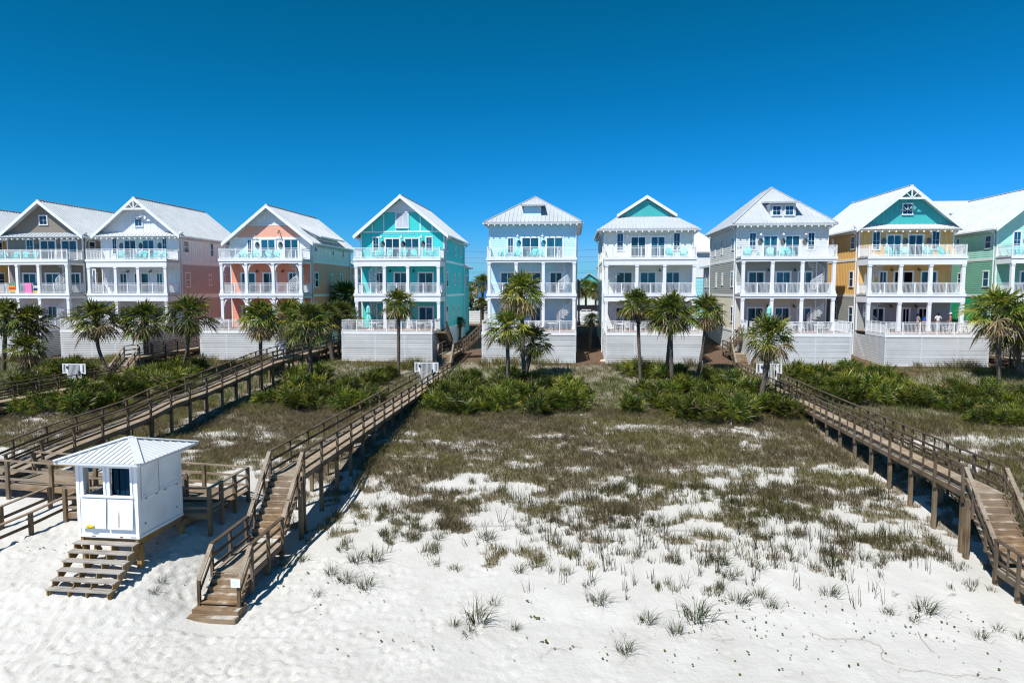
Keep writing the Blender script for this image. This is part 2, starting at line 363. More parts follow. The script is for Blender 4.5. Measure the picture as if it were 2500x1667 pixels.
    speck=ramp(noise(38,2,.7),[(.28,(.72,.70,.66)),(.36,(1,1,1))])
    sm=N('ShaderNodeMix'); sm.data_type='RGBA'; sm.blend_type='MULTIPLY'; sm.inputs['Factor'].default_value=.5; L(sand,sm.inputs['A']); L(speck,sm.inputs['B']); sand=sm.outputs['Result']
    litter=ramp(noise(9,8,.7),[(.3,(.10,.08,.055)),(.5,(.20,.165,.115)),(.7,(.36,.31,.235))])
    mulch=ramp(noise(6,8,.65),[(.3,(.07,.043,.028)),(.55,(.145,.095,.065)),(.75,(.27,.20,.145))])
    fine=noise(5,8,.7)
    cf=math_('ADD',math_('MULTIPLY',sep.outputs[0],1.5),math_('MULTIPLY',fine,.0)); 
    cm=N('ShaderNodeMath'); cm.operation='MULTIPLY_ADD'; cm.inputs[1].default_value=1.3; L(fine,cm.inputs[0]); cm.inputs[2].default_value=-.65
    ca=N('ShaderNodeMath'); ca.operation='ADD'; ca.use_clamp=True; L(sep.outputs[0],ca.inputs[0]); L(cm.outputs[0],ca.inputs[1])
    cs=ramp(ca.outputs[0],[(.35,(0,0,0)),(.75,(.86,.86,.86))])
    base=mix(cs,sand,litter)
    sa=N('ShaderNodeMath'); sa.operation='ADD'; sa.use_clamp=True; L(sep.outputs[1],sa.inputs[0])
    s2=N('ShaderNodeMath'); s2.operation='MULTIPLY_ADD'; s2.inputs[1].default_value=.8; s2.inputs[2].default_value=-.4; L(fine,s2.inputs[0]); L(s2.outputs[0],sa.inputs[1])
    base=mix(ramp(sa.outputs[0],[(.4,(0,0,0)),(.65,(1,1,1))]),base,mulch)
    fg=ramp(noise(.5,6),[(.35,(.10,.12,.05)),(.65,(.25,.23,.17))]); base=mix(sep.outputs[2],base,fg)
    L(base,p.inputs['Base Color'])
    h=N('ShaderNodeMath'); h.operation='ADD'; L(noise(7,6),h.inputs[0])
    h2=N('ShaderNodeMath'); h2.operation='MULTIPLY'; h2.inputs[1].default_value=.35; L(noise(26,4),h2.inputs[0]); L(h2.outputs[0],h.inputs[1])
    b=N('ShaderNodeBump'); b.inputs['Strength'].default_value=.55; b.inputs['Distance'].default_value=.06; L(h.outputs[0],b.inputs['Height']); L(b.outputs[0],p.inputs['Normal'])
    me.materials.append(m); o=bpy.data.objects.new('ground',me); COL.objects.link(o); tag(o,kind='structure')
    # sea behind the viewpoint (seen only in the window reflections) and the street behind the houses
    w,t2,p2=nt('sea_water'); p2.inputs['Base Color'].default_value=(.01,.10,.12,1); p2.inputs['Roughness'].default_value=.12
    nn=t2.nodes.new('ShaderNodeTexNoise'); nn.inputs['Scale'].default_value=.6; bb=t2.nodes.new('ShaderNodeBump'); bb.inputs['Strength'].default_value=.5; t2.links.new(nn.outputs[0],bb.inputs['Height']); t2.links.new(bb.outputs[0],p2.inputs['Normal'])
    q=MB(); q.face([(-6000,-6000,-.9),(6000,-6000,-.9),(6000,-42,-.9),(-6000,-42,-.9)]); tag(q.build('sea',w),kind='structure')
    q=MB(); q.box(-300,300,108,122,5.9,6.15); tag(q.build('road',M['concrete']),kind='structure')

# ---------------------------------------------------------------- grass
def blades(pos, h, w, lean, az, colr, bend):
    n=len(pos); d=np.stack([np.cos(az),np.sin(az),np.zeros(n)],-1); sd=np.stack([-np.sin(az+.9),np.cos(az+.9),np.zeros(n)],-1)
    up=np.array([0,0,1.0]); mid=pos+up*(h*.6)[:,None]+d*(h*lean*.45)[:,None]; tip=pos+up*(h*(1-bend*.3))[:,None]+d*(h*lean*(1+bend))[:,None]
    W=w[:,None]*sd
    V=np.stack([pos-W*.5,pos+W*.5,mid+W*.42,mid-W*.42,tip],1)
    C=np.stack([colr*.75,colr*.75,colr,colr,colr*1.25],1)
    return V,C
def blade_mesh(name, V, C):
    n=len(V); v=V.reshape(-1,3).astype(np.float32); b=np.arange(n)*5
    q=np.stack([b,b+1,b+2,b+3],-1); t=np.stack([b+3,b+2,b+4],-1)
    loops=np.concatenate([q,t],1).ravel().astype(np.int32)
    me=bpy.data.meshes.new(name); me.vertices.add(len(v)); me.vertices.foreach_set('co',v.ravel())
    me.loops.add(len(loops)); me.loops.foreach_set('vertex_index',loops); me.polygons.add(2*n)
    ls=np.stack([np.arange(n)*7,np.arange(n)*7+4],-1).ravel().astype(np.int32); lt=np.tile([4,3],n).astype(np.int32)
    me.polygons.foreach_set('loop_start',ls); me.polygons.foreach_set('loop_total',lt); me.update(); me.validate()
    at=me.attributes.new('col','FLOAT_COLOR','POINT'); a=np.ones((len(v),4),dtype=np.float32); a[:,:3]=C.reshape(-1,3); at.data.foreach_set('color',a.ravel())
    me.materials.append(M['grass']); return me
BROWN=np.array([.130,.106,.060]); OLIVE=np.array([.155,.150,.045]); GREEN=np.array([.10,.15,.03]); STRAW=np.array([.27,.215,.12]); DARK=np.array([.035,.04,.018])
def build_grass():
    def scatter(n, x0,x1,y0,y1, prob):
        x=rng.uniform(x0,x1,n); y=y0+(y1-y0)*rng.random(n); k=rng.random(n)<prob(x,y); return x[k],y[k]
    def mk(name, x, y, nb, hf, wf, pal, spread, lean):
        n=len(x); X=np.repeat(x,nb)+rng.normal(0,spread,n*nb); Y=np.repeat(y,nb)+rng.normal(0,spread,n*nb)
        pos=np.stack([X,Y,gz(X,Y)-.03],-1); h=np.repeat(hf(x,y),nb)*rng.uniform(.55,1.15,n*nb); w=wf*rng.uniform(.6,1.3,n*nb)
        az=rng.uniform(0,2*PI,n*nb)*.75+.3; ln=np.abs(rng.normal(lean,.25,n*nb))
        pc=pal(x,y); c=np.repeat(pc,nb,0)*rng.uniform(.6,1.4,(n*nb,1)); c*=1.12; s=rng.random(n*nb)<.26; c[s]=STRAW*rng.uniform(.6,1.1,(s.sum(),1))
        V,C=blades(pos,h,w,ln,az,c,rng.uniform(0,.6,n*nb)); o=bpy.data.objects.new(name,blade_mesh(name,V,C)); COL.objects.link(o); return o
    inview=lambda x,y: (x>-.92*y-2)&(x<.72*y+2)
    walkmask=lambda x: 1-.75*((np.abs(x+11.8)<.8)|(np.abs(x-15.6)<.8)|(np.abs(x+25.2)<.8))
    hutmask=lambda x,y: ~((x<-13)&(x>-26)&(y<28.9))
    def palb(x,y):
        k=fbm(x/2.5+60,y/2+60,3)[:,None]; k=np.clip((k-.35)/.3,0,1); return BROWN*(1-k)+OLIVE*k
    def palg(x,y):
        k=np.clip((fbm(x/3+20,y/3+20,3)[:,None]-.3)/.4,0,1); g=np.clip((y-42)/9,0,1)[:,None]
        return (BROWN*.9+OLIVE*.25)*(1-k)*(1-.5*g)+(OLIVE*(1-g)+GREEN*g)*(k+.5*g*(1-k))
    pr=lambda x,y: cover(x,y)*inview(x,y)*walkmask(x)*hutmask(x,y)
    x,y=scatter(95000,-44,36,24.5,47.5,lambda x,y: pr(x,y)*np.interp(y,[25,34,47],[1,1,.75]))
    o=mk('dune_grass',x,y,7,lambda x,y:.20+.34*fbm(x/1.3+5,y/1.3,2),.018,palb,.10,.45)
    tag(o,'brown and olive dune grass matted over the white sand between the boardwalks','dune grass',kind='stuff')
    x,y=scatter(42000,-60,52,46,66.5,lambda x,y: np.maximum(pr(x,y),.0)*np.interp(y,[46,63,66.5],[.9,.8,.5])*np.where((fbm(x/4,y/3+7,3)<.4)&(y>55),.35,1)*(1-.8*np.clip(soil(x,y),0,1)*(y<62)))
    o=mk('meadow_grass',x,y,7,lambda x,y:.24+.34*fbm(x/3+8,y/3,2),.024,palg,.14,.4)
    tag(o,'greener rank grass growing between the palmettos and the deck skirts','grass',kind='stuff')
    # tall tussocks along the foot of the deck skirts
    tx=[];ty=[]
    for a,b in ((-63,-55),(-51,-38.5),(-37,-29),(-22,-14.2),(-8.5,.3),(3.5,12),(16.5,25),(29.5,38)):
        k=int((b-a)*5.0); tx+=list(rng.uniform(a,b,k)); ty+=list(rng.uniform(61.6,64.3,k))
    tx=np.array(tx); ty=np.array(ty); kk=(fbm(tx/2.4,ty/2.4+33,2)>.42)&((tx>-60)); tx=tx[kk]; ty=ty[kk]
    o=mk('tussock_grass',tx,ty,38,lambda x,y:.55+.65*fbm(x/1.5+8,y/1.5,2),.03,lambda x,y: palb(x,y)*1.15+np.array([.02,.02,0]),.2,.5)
    tag(o,'tall olive tussock grass along the foot of the white slatted deck skirts','grass',kind='stuff')
    # thin sea oats standing in the open sand
    x,y=scatter(3800,-11,34,22.5,32.5,lambda x,y: np.interp(y,[22.5,24.5,26.5,31,32.5],[.02,.13,.6,.8,.5])*np.interp(x,[-11,-4,0,34],[.08,.15,1,.8])*(fbm(x/3+70,y/2.5,3)>.40)*inview(x,y)*(np.abs(x-15.6)>1.3))
    o=mk('sea_oats',x,y,6,lambda x,y:.45+.7*rng.random(len(x))**1.5,.020,lambda x,y: DARK*.7+OLIVE*.25*rng.random((len(x),1)),.08,.13)
    tag(o,'thin dark sea oats standing in the open white sand','sea oats',kind='stuff')
    # ragged dark clumps where the cover breaks up into open sand
    x,y=scatter(2600,-14,36,23.5,33,lambda x,y: np.interp(y,[23.5,25,27,29,31,33],[.02,.10,.30,.55,.7,.5])*np.interp(x,[-14,-9,-2,3,36],[.1,.5,.4,1,.9])*(fbm(x/2.6+70,y/1.8,3)>.47)*inview(x,y)*(np.abs(x-15.6)>1.2)*(np.abs(x+11.8)>1.2))
    n=len(x); kk=rng.integers(2,5,n); x=np.repeat(x,kk)+rng.normal(0,.22,kk.sum()); y=np.repeat(y,kk)+rng.normal(0,.14,kk.sum())
    o=mk('clumped_grass',x,y,24,lambda x,y:.22+.34*rng.random(len(x)),.016,lambda x,y: DARK*.8+palb(x,y)*.5,.085,.4)
    tag(o,'ragged dark olive grass clumps where the cover thins out into white sand','dune grass',kind='stuff')
    # individual clumps one can count in the open sand
    var=[]
    for k in range(5):
        n=[70,50,36,90,60][k]; rad=[.16,.12,.09,.2,.13][k]
        pos=np.stack([rng.normal(0,rad,n),rng.normal(0,rad,n),np.full(n,-.04)],-1); h=[.75,.6,.5,.7,.85][k]*rng.uniform(.5,1.1,n)
        c=(DARK*.7+GREEN*.4)[None,:]*rng.uniform(.4,1.3,(n,1)); s=rng.random(n)<.1; c[s]=STRAW
        az=np.arctan2(pos[:,1],pos[:,0])+rng.normal(0,.6,n); V,C=blades(pos,h,np.full(n,.020)*rng.uniform(.7,1.3,n),np.abs(rng.normal(.6,.3,n)),az,c,rng.uniform(.2,.9,n))
        var.append(blade_mesh('beach_grass_clump',V,C))
    L5=[(1090,1210),(1310,1260),(1185,1110),(340,980),(450,1020),(250,940),(170,1070),(310,800),(690,720),(870,740),(1140,740),(1330,930),(1720,1010),(1800,1100),(400,870),(500,860),(960,1240),(1040,1290)]
    L6=[(480,1190),(350,1280),(710,1100),(830,1070),(840,920),(660,960),(1240,890),(1230,1060),(1570,1170),(1720,1210),(1780,1150),(1440,860),(1540,800),(2100,1310),(2330,1310),(190,1210),(60,1390),(610,880),(900,1130),(2200,1260)]
    pts=[(700+a/2.351,1000+b/2.351,'l') for a,b in L5]+[(1500+a/2.351,1000+b/2.351,'r') for a,b in L6]+[(378,1445,'h'),(395,1420,'h'),(690,1382,'l'),(735,1370,'l'),(755,1320,'l')]
    lab={'l':'green grass clump in the white sand just right of the central stairway','c':'green grass clump in the open white sand in the middle foreground','r':'green grass clump in the white sand between the middle and the right-hand boardwalk','h':'small green grass clump in the sand between the hut and the central stairway'}
    for i,(a,b,s) in enumerate(pts):
        p=at_ground(a,b)
        if s=='l' and a>1050: s='c'
        sc=random.uniform(.55,.9)*(.65 if s=='h' else 1)
        if (a,b) in ((700+1090/2.351,1000+1210/2.351),(1500+480/2.351,1000+1190/2.351)): sc=1.15
        o=inst('beach_grass_clump',var[i%5],None,(p.x,p.y,g1(p.x,p.y)-.02),random.uniform(-.6,.6),sc)
        tag(o,lab[s],'grass clump','grass clumps in the open sand '+{'l':'right of the stairs','c':'in the middle','r':'on the right','h':'by the hut'}[s])
    for i,pp in enumerate(([(1975,1545),(2040,1566),(2110,1562),(2150,1580),(2155,1612),(2195,1630)],[(2195,1635),(2290,1645),(2400,1655),(2480,1664)],[(1318,1608),(1345,1590),(1395,1582),(1435,1588)],[(715,1500),(755,1482),(800,1472)],[(1740,1562),(1770,1563),(1800,1560)],[(2240,1545),(2275,1590),(2290,1600)])):
        q=MB(); P_=[at_ground(a,b) for a,b in pp]; q.col=(.30,.26,.19); pts=[]
        for a,b in zip(P_,P_[1:]):
            for t in (0,.34,.67): c=a.lerp(b,t); pts.append((c.x+random.gauss(0,.03),c.y+random.gauss(0,.05),g1(c.x,c.y)+.05))
        q.tube(pts,.0055,4); o=q.build('dead_runner',M['grass'],None,fixn=False)
        tag(o,['long kinked dead vine runner on the sand at the lower right','straight dead vine runner along the bottom right edge of the sand','short curved dead runner on the sand in the lower middle','dead stem on the sand right of the foot of the central stairs','short straight dead stem on the sand right of the lower middle','slanting dead stem on the sand below the right-hand grass clumps'][i],'dead stem','dead stems on the sand')
    # pennywort leaves lying on the sand
    q=MB(); cl=[(740,1440,3.0,50),(1000,1575,2.0,26),(1310,1510,.15,26),(1335,1570,.13,22),(1420,1570,1.5,16),(1900,1500,4,70),(1980,1530,3,40),(2260,1540,2,40),(2350,1530,1.3,24),(1780,1520,1.6,20),(1860,1580,4,40),(1620,1640,2.5,20),(1290,1470,.12,10),(1765,1470,.3,14),(840,1400,2,24),(2200,1600,4,30),(1330,1600,3,16),(100,1340,1.2,22)]
    for a,b,sp,n in cl:
        c=at_ground(a,b)
        for k in range(int(n*.6)):
            x=c.x+random.gauss(0,sp*.6); y=c.y+random.gauss(0,sp*.3); r=random.uniform(.018,.042); z=g1(x,y)+random.uniform(.035,.08)
            q.col=tuple(GREEN*random.uniform(.4,1.0)+np.array([.02,.01,0])); t=random.uniform(-.5,.5); u=random.uniform(-.5,.5)
            q.face([(x+r*math.cos(j*PI/3),y+r*math.sin(j*PI/3),z+r*(t*math.cos(j*PI/3)+u*math.sin(j*PI/3))) for j in range(6)])
    o=q.build('pennywort',M['grass'],fixn=False); tag(o,'small round dark green leaves of creeping plant dotted over the sand','ground cover',kind='stuff')

# ---------------------------------------------------------------- palms and palmettos
def fan(mb, o, d, r, nb, spread, droop, w, col, tipc=None):
    d=d.normalized(); s=d.cross(Vector((0,0,1)))
    if s.length<.05: s=Vector((1,0,0))
    s.normalize(); up=s.cross(d); sgn=1; roll=random.uniform(-.7,.7); s=(s*math.cos(roll)+up*math.sin(roll)).normalized()
    for i in range(nb):
        a=(i/(nb-1)-.5)*spread+random.uniform(-.04,.04); v=d*math.cos(a)+s*math.sin(a); pv=s*math.cos(a)-d*math.sin(a)
        sgn=-sgn; nn=d.cross(s).normalized(); pv=pv*.80+nn*(.6*sgn)
        L=r*(.62+.38*math.cos(a*.6))*random.uniform(.9,1.08)
        m=o+v*L*.52+Vector((0,0,-droop*.10*L)); t=o+v*L*.95+Vector((0,0,-droop*.5*L*random.uniform(.7,1.3)))
        k=random.uniform(.75,1.3); c=np.array(col)*k; b=len(mb.v)
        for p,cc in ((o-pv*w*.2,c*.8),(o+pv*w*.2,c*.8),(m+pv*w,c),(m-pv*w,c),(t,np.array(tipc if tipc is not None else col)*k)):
            mb.v.append(tuple(p)); mb.c.append(tuple(cc))
        mb.f+= [[b,b+1,b+2,b+3],[b+3,b+2,b+4]]; mb.m+=[mb.mi]*2
LG=(.085,.130,.011); LY=(.21,.21,.020); LD=(.034,.065,.009); LB=(.22,.165,.09); LGR=(.17,.145,.11)
def crown_mesh(seed, nl=64, R0=.82, rf=.84, dead=12):
    random.seed(seed); mb=MB()
    for i in range(nl):
        f=i/nl; el=R(86)-f*R(128)+random.uniform(-.2,.2); az=i*2.39996+random.uniform(-.35,.35)
        d=Vector((math.cos(az)*math.cos(el),math.sin(az)*math.cos(el),math.sin(el)))
        L=R0*random.uniform(.65,1.2)*(.75+.35*min(1,f*2)); tip=d*L+Vector((0,0,-.08*f*L))
        k=random.random(); col=LG if k<.5 else (LY if k<.72 else LD)
        if f>.8 and random.random()<.55: col=LB
        mb.col=tuple(np.array((.13,.15,.04))); mb.beam((0,0,0),tip,.035,.025)
        dd=(d+Vector((0,0,-.22*f))).normalized()
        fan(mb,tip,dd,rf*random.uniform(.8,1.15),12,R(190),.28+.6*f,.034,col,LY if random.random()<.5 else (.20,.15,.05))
    for i in range(dead):
        az=random.uniform(0,2*PI); el=R(random.uniform(-78,-45)); d=Vector((math.cos(az)*math.cos(el),math.sin(az)*math.cos(el),math.sin(el)))
        tip=d*random.uniform(.5,.95); mb.col=(.16,.13,.08); mb.beam((0,0,0),tip,.03,.02)
        fan(mb,tip,Vector((d.x*.3,d.y*.3,-1)),rf*random.uniform(.6,.9),10,R(110),.2,.032,random.choice((LB,LGR,LGR)))
    me=mb.build('crown',M['leaf'],fixn=False); m=me.data; bpy.data.objects.remove(me); return m
def palmetto_mesh(seed, nl=56, sz=1.0):
    random.seed(seed); mb=MB()
    for s in range(6):
        c=Vector((random.gauss(0,.65),random.gauss(0,.5),.05))*sz if s else Vector((0,0,.1))
        for i in range(nl//6+4):
            az=random.uniform(0,2*PI); el=R(random.uniform(25,86)); d=Vector((math.cos(az)*math.cos(el),math.sin(az)*math.cos(el),math.sin(el)))
            tip=c+d*random.uniform(.45,1.15)*sz; k=random.random(); col=(.066,.110,.009) if k<.5 else ((.175,.18,.014) if k<.70 else (.022,.045,.007))
            if random.random()<.06: col=LB
            mb.col=(.10,.13,.03); mb.beam(c,tip,.02,.016)
            fan(mb,tip,(d+Vector((0,0,-.05))).normalized(),random.uniform(.6,.9)*sz,12,R(185),.25,.030,col,(.20,.19,.03))
        if random.random()<.45:
            fan(mb,c+Vector((random.uniform(-.6,.6),-.5,.2)),Vector((random.uniform(-.5,.5),-.6,-.4)),.5,11,R(150),.4,.03,LGR)
    me=mb.build('saw_palmetto',M['leaf'],fixn=False); m=me.data; bpy.data.objects.remove(me); return m
def trunk_mb(base, top, r0, r1, bow=(0,0), boots=True):
    mb=MB(); n=14; pts=[]; rad=[]
    for i in range(n+1):
        t=i/n; p=base.lerp(top,t); b=math.sin(t*PI); p=p+Vector((bow[0]*b,bow[1]*b,0)); pts.append(p)
        rad.append((r0*(1-t)+r1*t)*(1.25 if i==0 else 1)*random.uniform(.92,1.08))
    mb.tube(pts,rad,9)
    if boots:
        for k in range(26):
            t=random.uniform(.72,1.0); p=base.lerp(top,t)+Vector((bow[0]*math.sin(t*PI),bow[1]*math.sin(t*PI),0)); a=random.uniform(0,2*PI)
            o=Vector((math.cos(a),math.sin(a),0)); mb.beam(p+o*r1*.8,p+o*r1*1.9+Vector((0,0,.16)),.07,.03)
    return mb
CR=[]; 
def palm(px, py, bx, by, rpx, label, r0=.16, r1=.15, bow=0, crown2=None, dead=1.0, name='sabal_palm', cat='palm tree', group='sabal palms in front of the houses', yoff=0):
    b=at_ground(bx,by) if by<1100 else None
    c=at_Y(px,py,b.y+yoff); zg=g1(b.x,b.y)
    root=empty(name,(b.x,b.y,zg)); base=Vector((0,0,-.15)); top=Vector((c.x-b.x,c.y-b.y,c.z-zg))
    d=math.hypot(b.x,b.y); rad=rpx*d/FOC/1.46
    random.seed(int(px*7+py))
    tb=trunk_mb(base,top-Vector((0,0,.1)),r0,r1,(bow,0)).build('trunk',M['trunk'],root,True)
    inst('crown',CR[int(px+py)%len(CR)],root,top,random.uniform(0,6.28),(rad*random.uniform(.92,1.06),rad*random.uniform(.92,1.06),rad*random.uniform(.88,1.12)))
    tag(root,label,cat,group); return root
def build_palms():
    global CR
    CR=[crown_mesh(11,66,.82,.84,8),crown_mesh(12,54,.9,.9,16),crown_mesh(13,74,.76,.80,26),crown_mesh(14,58,.86,.82,12),crown_mesh(15,48,.8,.95,20),crown_mesh(16,70,.9,.74,5),crown_mesh(17,62,.74,.92,30)]
    # crown px, base px, crown radius px, label
    palm(14,775,8,908,50,'tall palm with a dark full crown cut off by the left edge of the photo',.2,.18)
    palm(76,788,66,900,44,'tall palm just right of the left-edge palm, rising behind a lower palm',.16,.15)
    palm(66,850,64,912,40,'low palm with drooping fronds standing in front of another palm at the far left')
    palm(236,782,269,910,57,'palm with a strongly curved dark trunk leaning left in front of the slatted skirt',.15,.15,-.5)
    palm(352,782,360,898,58,'palm with a thick straight dark trunk beside the far-left boardwalk stairs',.24,.22)
    palm(461,768,436,920,54,'palm with a thin bowed trunk and bright full crown left of the coral house',.13,.16,.35)
    palm(636,777,636,929,54,'tall slim palm in front of the coral house deck, left of the boardwalk bend',.15,.15)
    palm(703,775,703,884,50,'palm half hidden between two others in front of the coral house',.2,.18)
    palm(755,790,760,955,64,'big palm with drooping grey dead fronds right of the coral house',.15,.15)
    palm(829,772,827,868,50,'palm with a bushy crown in the gap between the coral and the turquoise house',.17,.16)
    palm(800,770,812,880,40,'shorter palm with a thick pale trunk in the gap between coral and turquoise houses',.22,.2)
    palm(973,742,973,918,47,'single slim palm standing in front of the turquoise house',.15,.14)
    palm(1272,715,1280,938,60,'tallest of the three palms by the pale blue house',.18,.17)
    palm(1238,800,1242,962,57,'palm with a light green crown, leftmost of three by the pale blue house',.16,.16)
    palm(1300,832,1279,924,50,'low dark thick-trunked palm, rightmost of three by the pale blue house',.24,.22)
    palm(1444,779,1438,853,21,'young stubby palm with a pale shaggy trunk on bare soil between two houses',.2,.2)
    palm(1556,742,1564,932,46,'slim palm with a small crown in front of the white house with the teal gable',.14,.14)
    palm(1637,764,1641,957,66,'big palm with a dense drooping crown, front of a pair right of the slim palm',.17,.15)
    palm(1640,770,1624,935,52,'palm behind the big dense palm, its crown merged with it',.16,.15)
    palm(1726,758,1703,916,48,'palm right of the pair, leaning towards the pale grey house',.16,.15,.1)
    palm(1879,826,1849,1004,60,'palm leaning right with its trunk crossing the right-hand boardwalk rail',.17,.2,.1)
    palm(2437,765,2440,935,60,'palm near the right edge in front of the green house with a pale ringed trunk',.17,.18)
    palm(2490,798,2486,925,64,'palm with a broad crown cut off by the right edge of the photo',.18,.18)
    palm(1123.6,786,1122,833,15,'tiny young palm beside the wooden stairs of the turquoise house',.16,.16)
    palm(2073,782,2078,838,24,'small palm crown showing above the gap between the grey and yellow houses',.16,.16)
    palm(845,722,852,838,46,'dark palm in the shade against the side wall of the coral house',.16,.16)
    PM=[palmetto_mesh(s) for s in (21,22,23,24,25,26)]
    lab={'a':('saw palmetto bush in the thicket left of the left boardwalk','saw palmettos left of the left boardwalk'),
         'b':('saw palmetto bush in the thicket between the left and the central boardwalk','saw palmettos between left and central boardwalks'),
         'c':('saw palmetto bush in the thicket below the three palms by the pale blue house','saw palmettos below the three palms'),
         'd':('saw palmetto bush in the dense thicket left of the right-hand boardwalk','saw palmettos left of the right boardwalk'),
         'e':('saw palmetto bush in the thicket just right of the right-hand boardwalk','saw palmettos right of the right boardwalk'),
         'f':('sparse saw palmetto bush in the grass near the right edge','sparse saw palmettos near the right edge')}
    pl=[('a',x,y) for x,y in ((60,955),(110,925),(165,950),(215,925),(130,985),(180,1005),(240,975),(90,1010),(290,950),(265,1000),(330,975),(300,925),(345,930),(385,945),(410,922),(440,930),(370,918),(205,965),(60,985),(462,915),(158,918),(196,922),(178,912),(335,945),(250,930),(415,960))]
    pl+=[('b',x,y) for x,y in ((640,945),(680,930),(720,940),(655,985),(700,975),(745,965),(620,975),(790,975),(830,985),(870,965),(905,945),(770,940),(840,955),(930,930),(690,915),(775,918),(860,1000),(720,1000),(905,985),(655,915),(955,925))]
    pl+=[('c',x,y) for x,y in ((1075,965),(1075,1000),(1130,960),(1125,1005),(1180,985),(1230,1000),(1290,985),(1345,990),(1395,985),(1215,950),(1285,950),(1160,935),(1250,925),(1380,955),(1330,960),(1180,1010),(1320,1010),(1400,1005),(1095,985),(1240,970))]
    pl+=[('d',x,y) for x,y in ((1560,920),(1610,930),(1655,935),(1570,965),(1620,980),(1680,960),(1735,940),(1790,960),(1700,1000),(1760,1000),(1820,1000),(1650,1010),(1730,1030),(1800,1030),(1870,1010),(1600,1000),(1850,970),(1680,1030),(1780,985),(1890,985),(1540,1010),(1900,1015),(1645,960),(1720,975))]
    pl+=[('e',x,y) for x,y in ((1985,935),(2030,925),(2080,920),(2130,935),(2000,965),(2060,960),(2120,970),(2160,985),(2090,990),(2050,985),(2150,950),(2100,945),(2180,965),(1960,925))]
    pl+=[('f',x,y) for x,y in ((2330,960),(2380,990),(2430,1010),(2470,1020),(2480,975),(2410,985),(2350,1010),(2450,1040),(2300,1000),(2230,990),(2495,1000),(2460,995),(2440,1025),(2490,1040),(2395,1035),(2360,980),(2270,975),(2420,960))]
    for i,(k,x,y) in enumerate(pl):
        random.seed(i*13+5); p=at_ground(x,y); s=random.uniform(.8,1.15)*(.85 if k=='f' else 1)*(1.0 if k in 'de' else .97)
        if any(abs(p.x-wx)<cl for wx,cl in ((-11.97,1.7),(15.78,1.7),(-25.25,1.7),(-39.95,.9))): continue
        o=inst('saw_palmetto',PM[i%6],None,(p.x,p.y,g1(p.x,p.y)-.05),random.uniform(0,6.28),(s,s,s*random.uniform(.92,1.18)))
        tag(o,lab[k][0],'palmetto',lab[k][1])
# ---------------------------------------------------------------- beach houses
L1,L2,L3=2.9,6.52,10.13; WY=2.4; HD=13.0; HW=8.9; FY=69.0; HZ=4.0; DK=-4.2
def wall_storey(mb, x0,x1,y0,y1,z0,z1, style):
    """one storey of cladding: boards ('lap'), upright battens ('bat') or plain"""
    if style=='lap':
        n=max(1,round((z1-z0)/.2)); h=(z1-z0)/n; rings=[]
        for k in range(n):
            for z,o in ((z0+k*h,.03),(z0+(k+1)*h-.002,.006)):
                rings.append([mb.vert(p) for p in ((x0-o,y0-o,z),(x1+o,y0-o,z),(x1+o,y1+o,z),(x0-o,y1+o,z))])
        for A,B in zip(rings,rings[1:]):
            for k in range(4): mb.f.append([A[k],A[(k+1)%4],B[(k+1)%4],B[k]]); mb.m.append(mb.mi)
        mb.f.append(rings[0][::-1]); mb.f.append(rings[-1]); mb.m+=[mb.mi]*2
    else:
        mb.box(x0,x1,y0,y1,z0,z1)
        if style=='bat':
            n=int((x1-x0)/.41)
            for k in range(1,n): x=x0+(x1-x0)*k/n; mb.box(x-.028,x+.028,y0-.024,y0+.01,z0+.01,z1-.01)
            n=int((y1-y0)/.41)
            for k in range(1,n):
                y=y0+(y1-y0)*k/n
                for x,s in ((x0,-1),(x1,1)): mb.box(x-.01*s,x+.024*s,y-.028,y+.028,z0+.01,z1-.01)
    return mb
def opening(root, face, a0,a1,z0,z1, kind, x0=0,x1=HW,y0=WY, sub='cross', glass=None, fr=None):
    """a window or sliding door fixed proud of a wall face: F front, L left, R right"""
    W=.10; f=MB(); g=MB()
    def bx(mb,u0,u1,w0,w1,d0,d1):
        if face=='F': mb.box(u0,u1,y0-d1,y0-d0,w0,w1)
        elif face=='L': mb.box(x0-d1,x0-d0,u0,u1,w0,w1)
        else: mb.box(x1+d0,x1+d1,u0,u1,w0,w1)
    W=.13 if kind=='door' else .10
    bx(f,a0-W,a1+W,z1,z1+W+.03,-.01,.085)
    bx(f,a0-W,a0,z0,z1,-.01,.07); bx(f,a1,a1+W,z0,z1,-.01,.07)
    if kind=='door': bx(f,a0,a1,z0,z0+.06,-.01,.07)
    else: bx(f,a0-W-.03,a1+W+.03,z0-.10,z0,-.01,.095)
    m=(a0+a1)/2
    if kind=='door':
        bx(f,m-.035,m+.035,z0+.06,z1,.0,.062); bx(f,a0,a0+.045,z0+.06,z1,.0,.055); bx(f,a1-.045,a1,z0+.06,z1,.0,.055)
    elif sub=='cross':
        bx(f,m-.011,m+.011,z0,z1,.0,.05); bx(f,a0,m-.011,(z0+z1)/2-.011,(z0+z1)/2+.011,.0,.05); bx(f,m+.011,a1,(z0+z1)/2-.011,(z0+z1)/2+.011,.0,.05)
    elif sub=='sash': bx(f,a0,a1,(z0+z1)/2-.025,(z0+z1)/2+.025,.0,.055)
    fo=f.build('sliding_door' if kind=='door' else 'window',fr or M['white'],root,fixn=False)
    bx(g,a0,a1,z0,z1,-.005,.042)
    g.build('pane',glass or (M['glassd'] if kind=='door' else M['glass']),fo,fixn=False)
    return fo
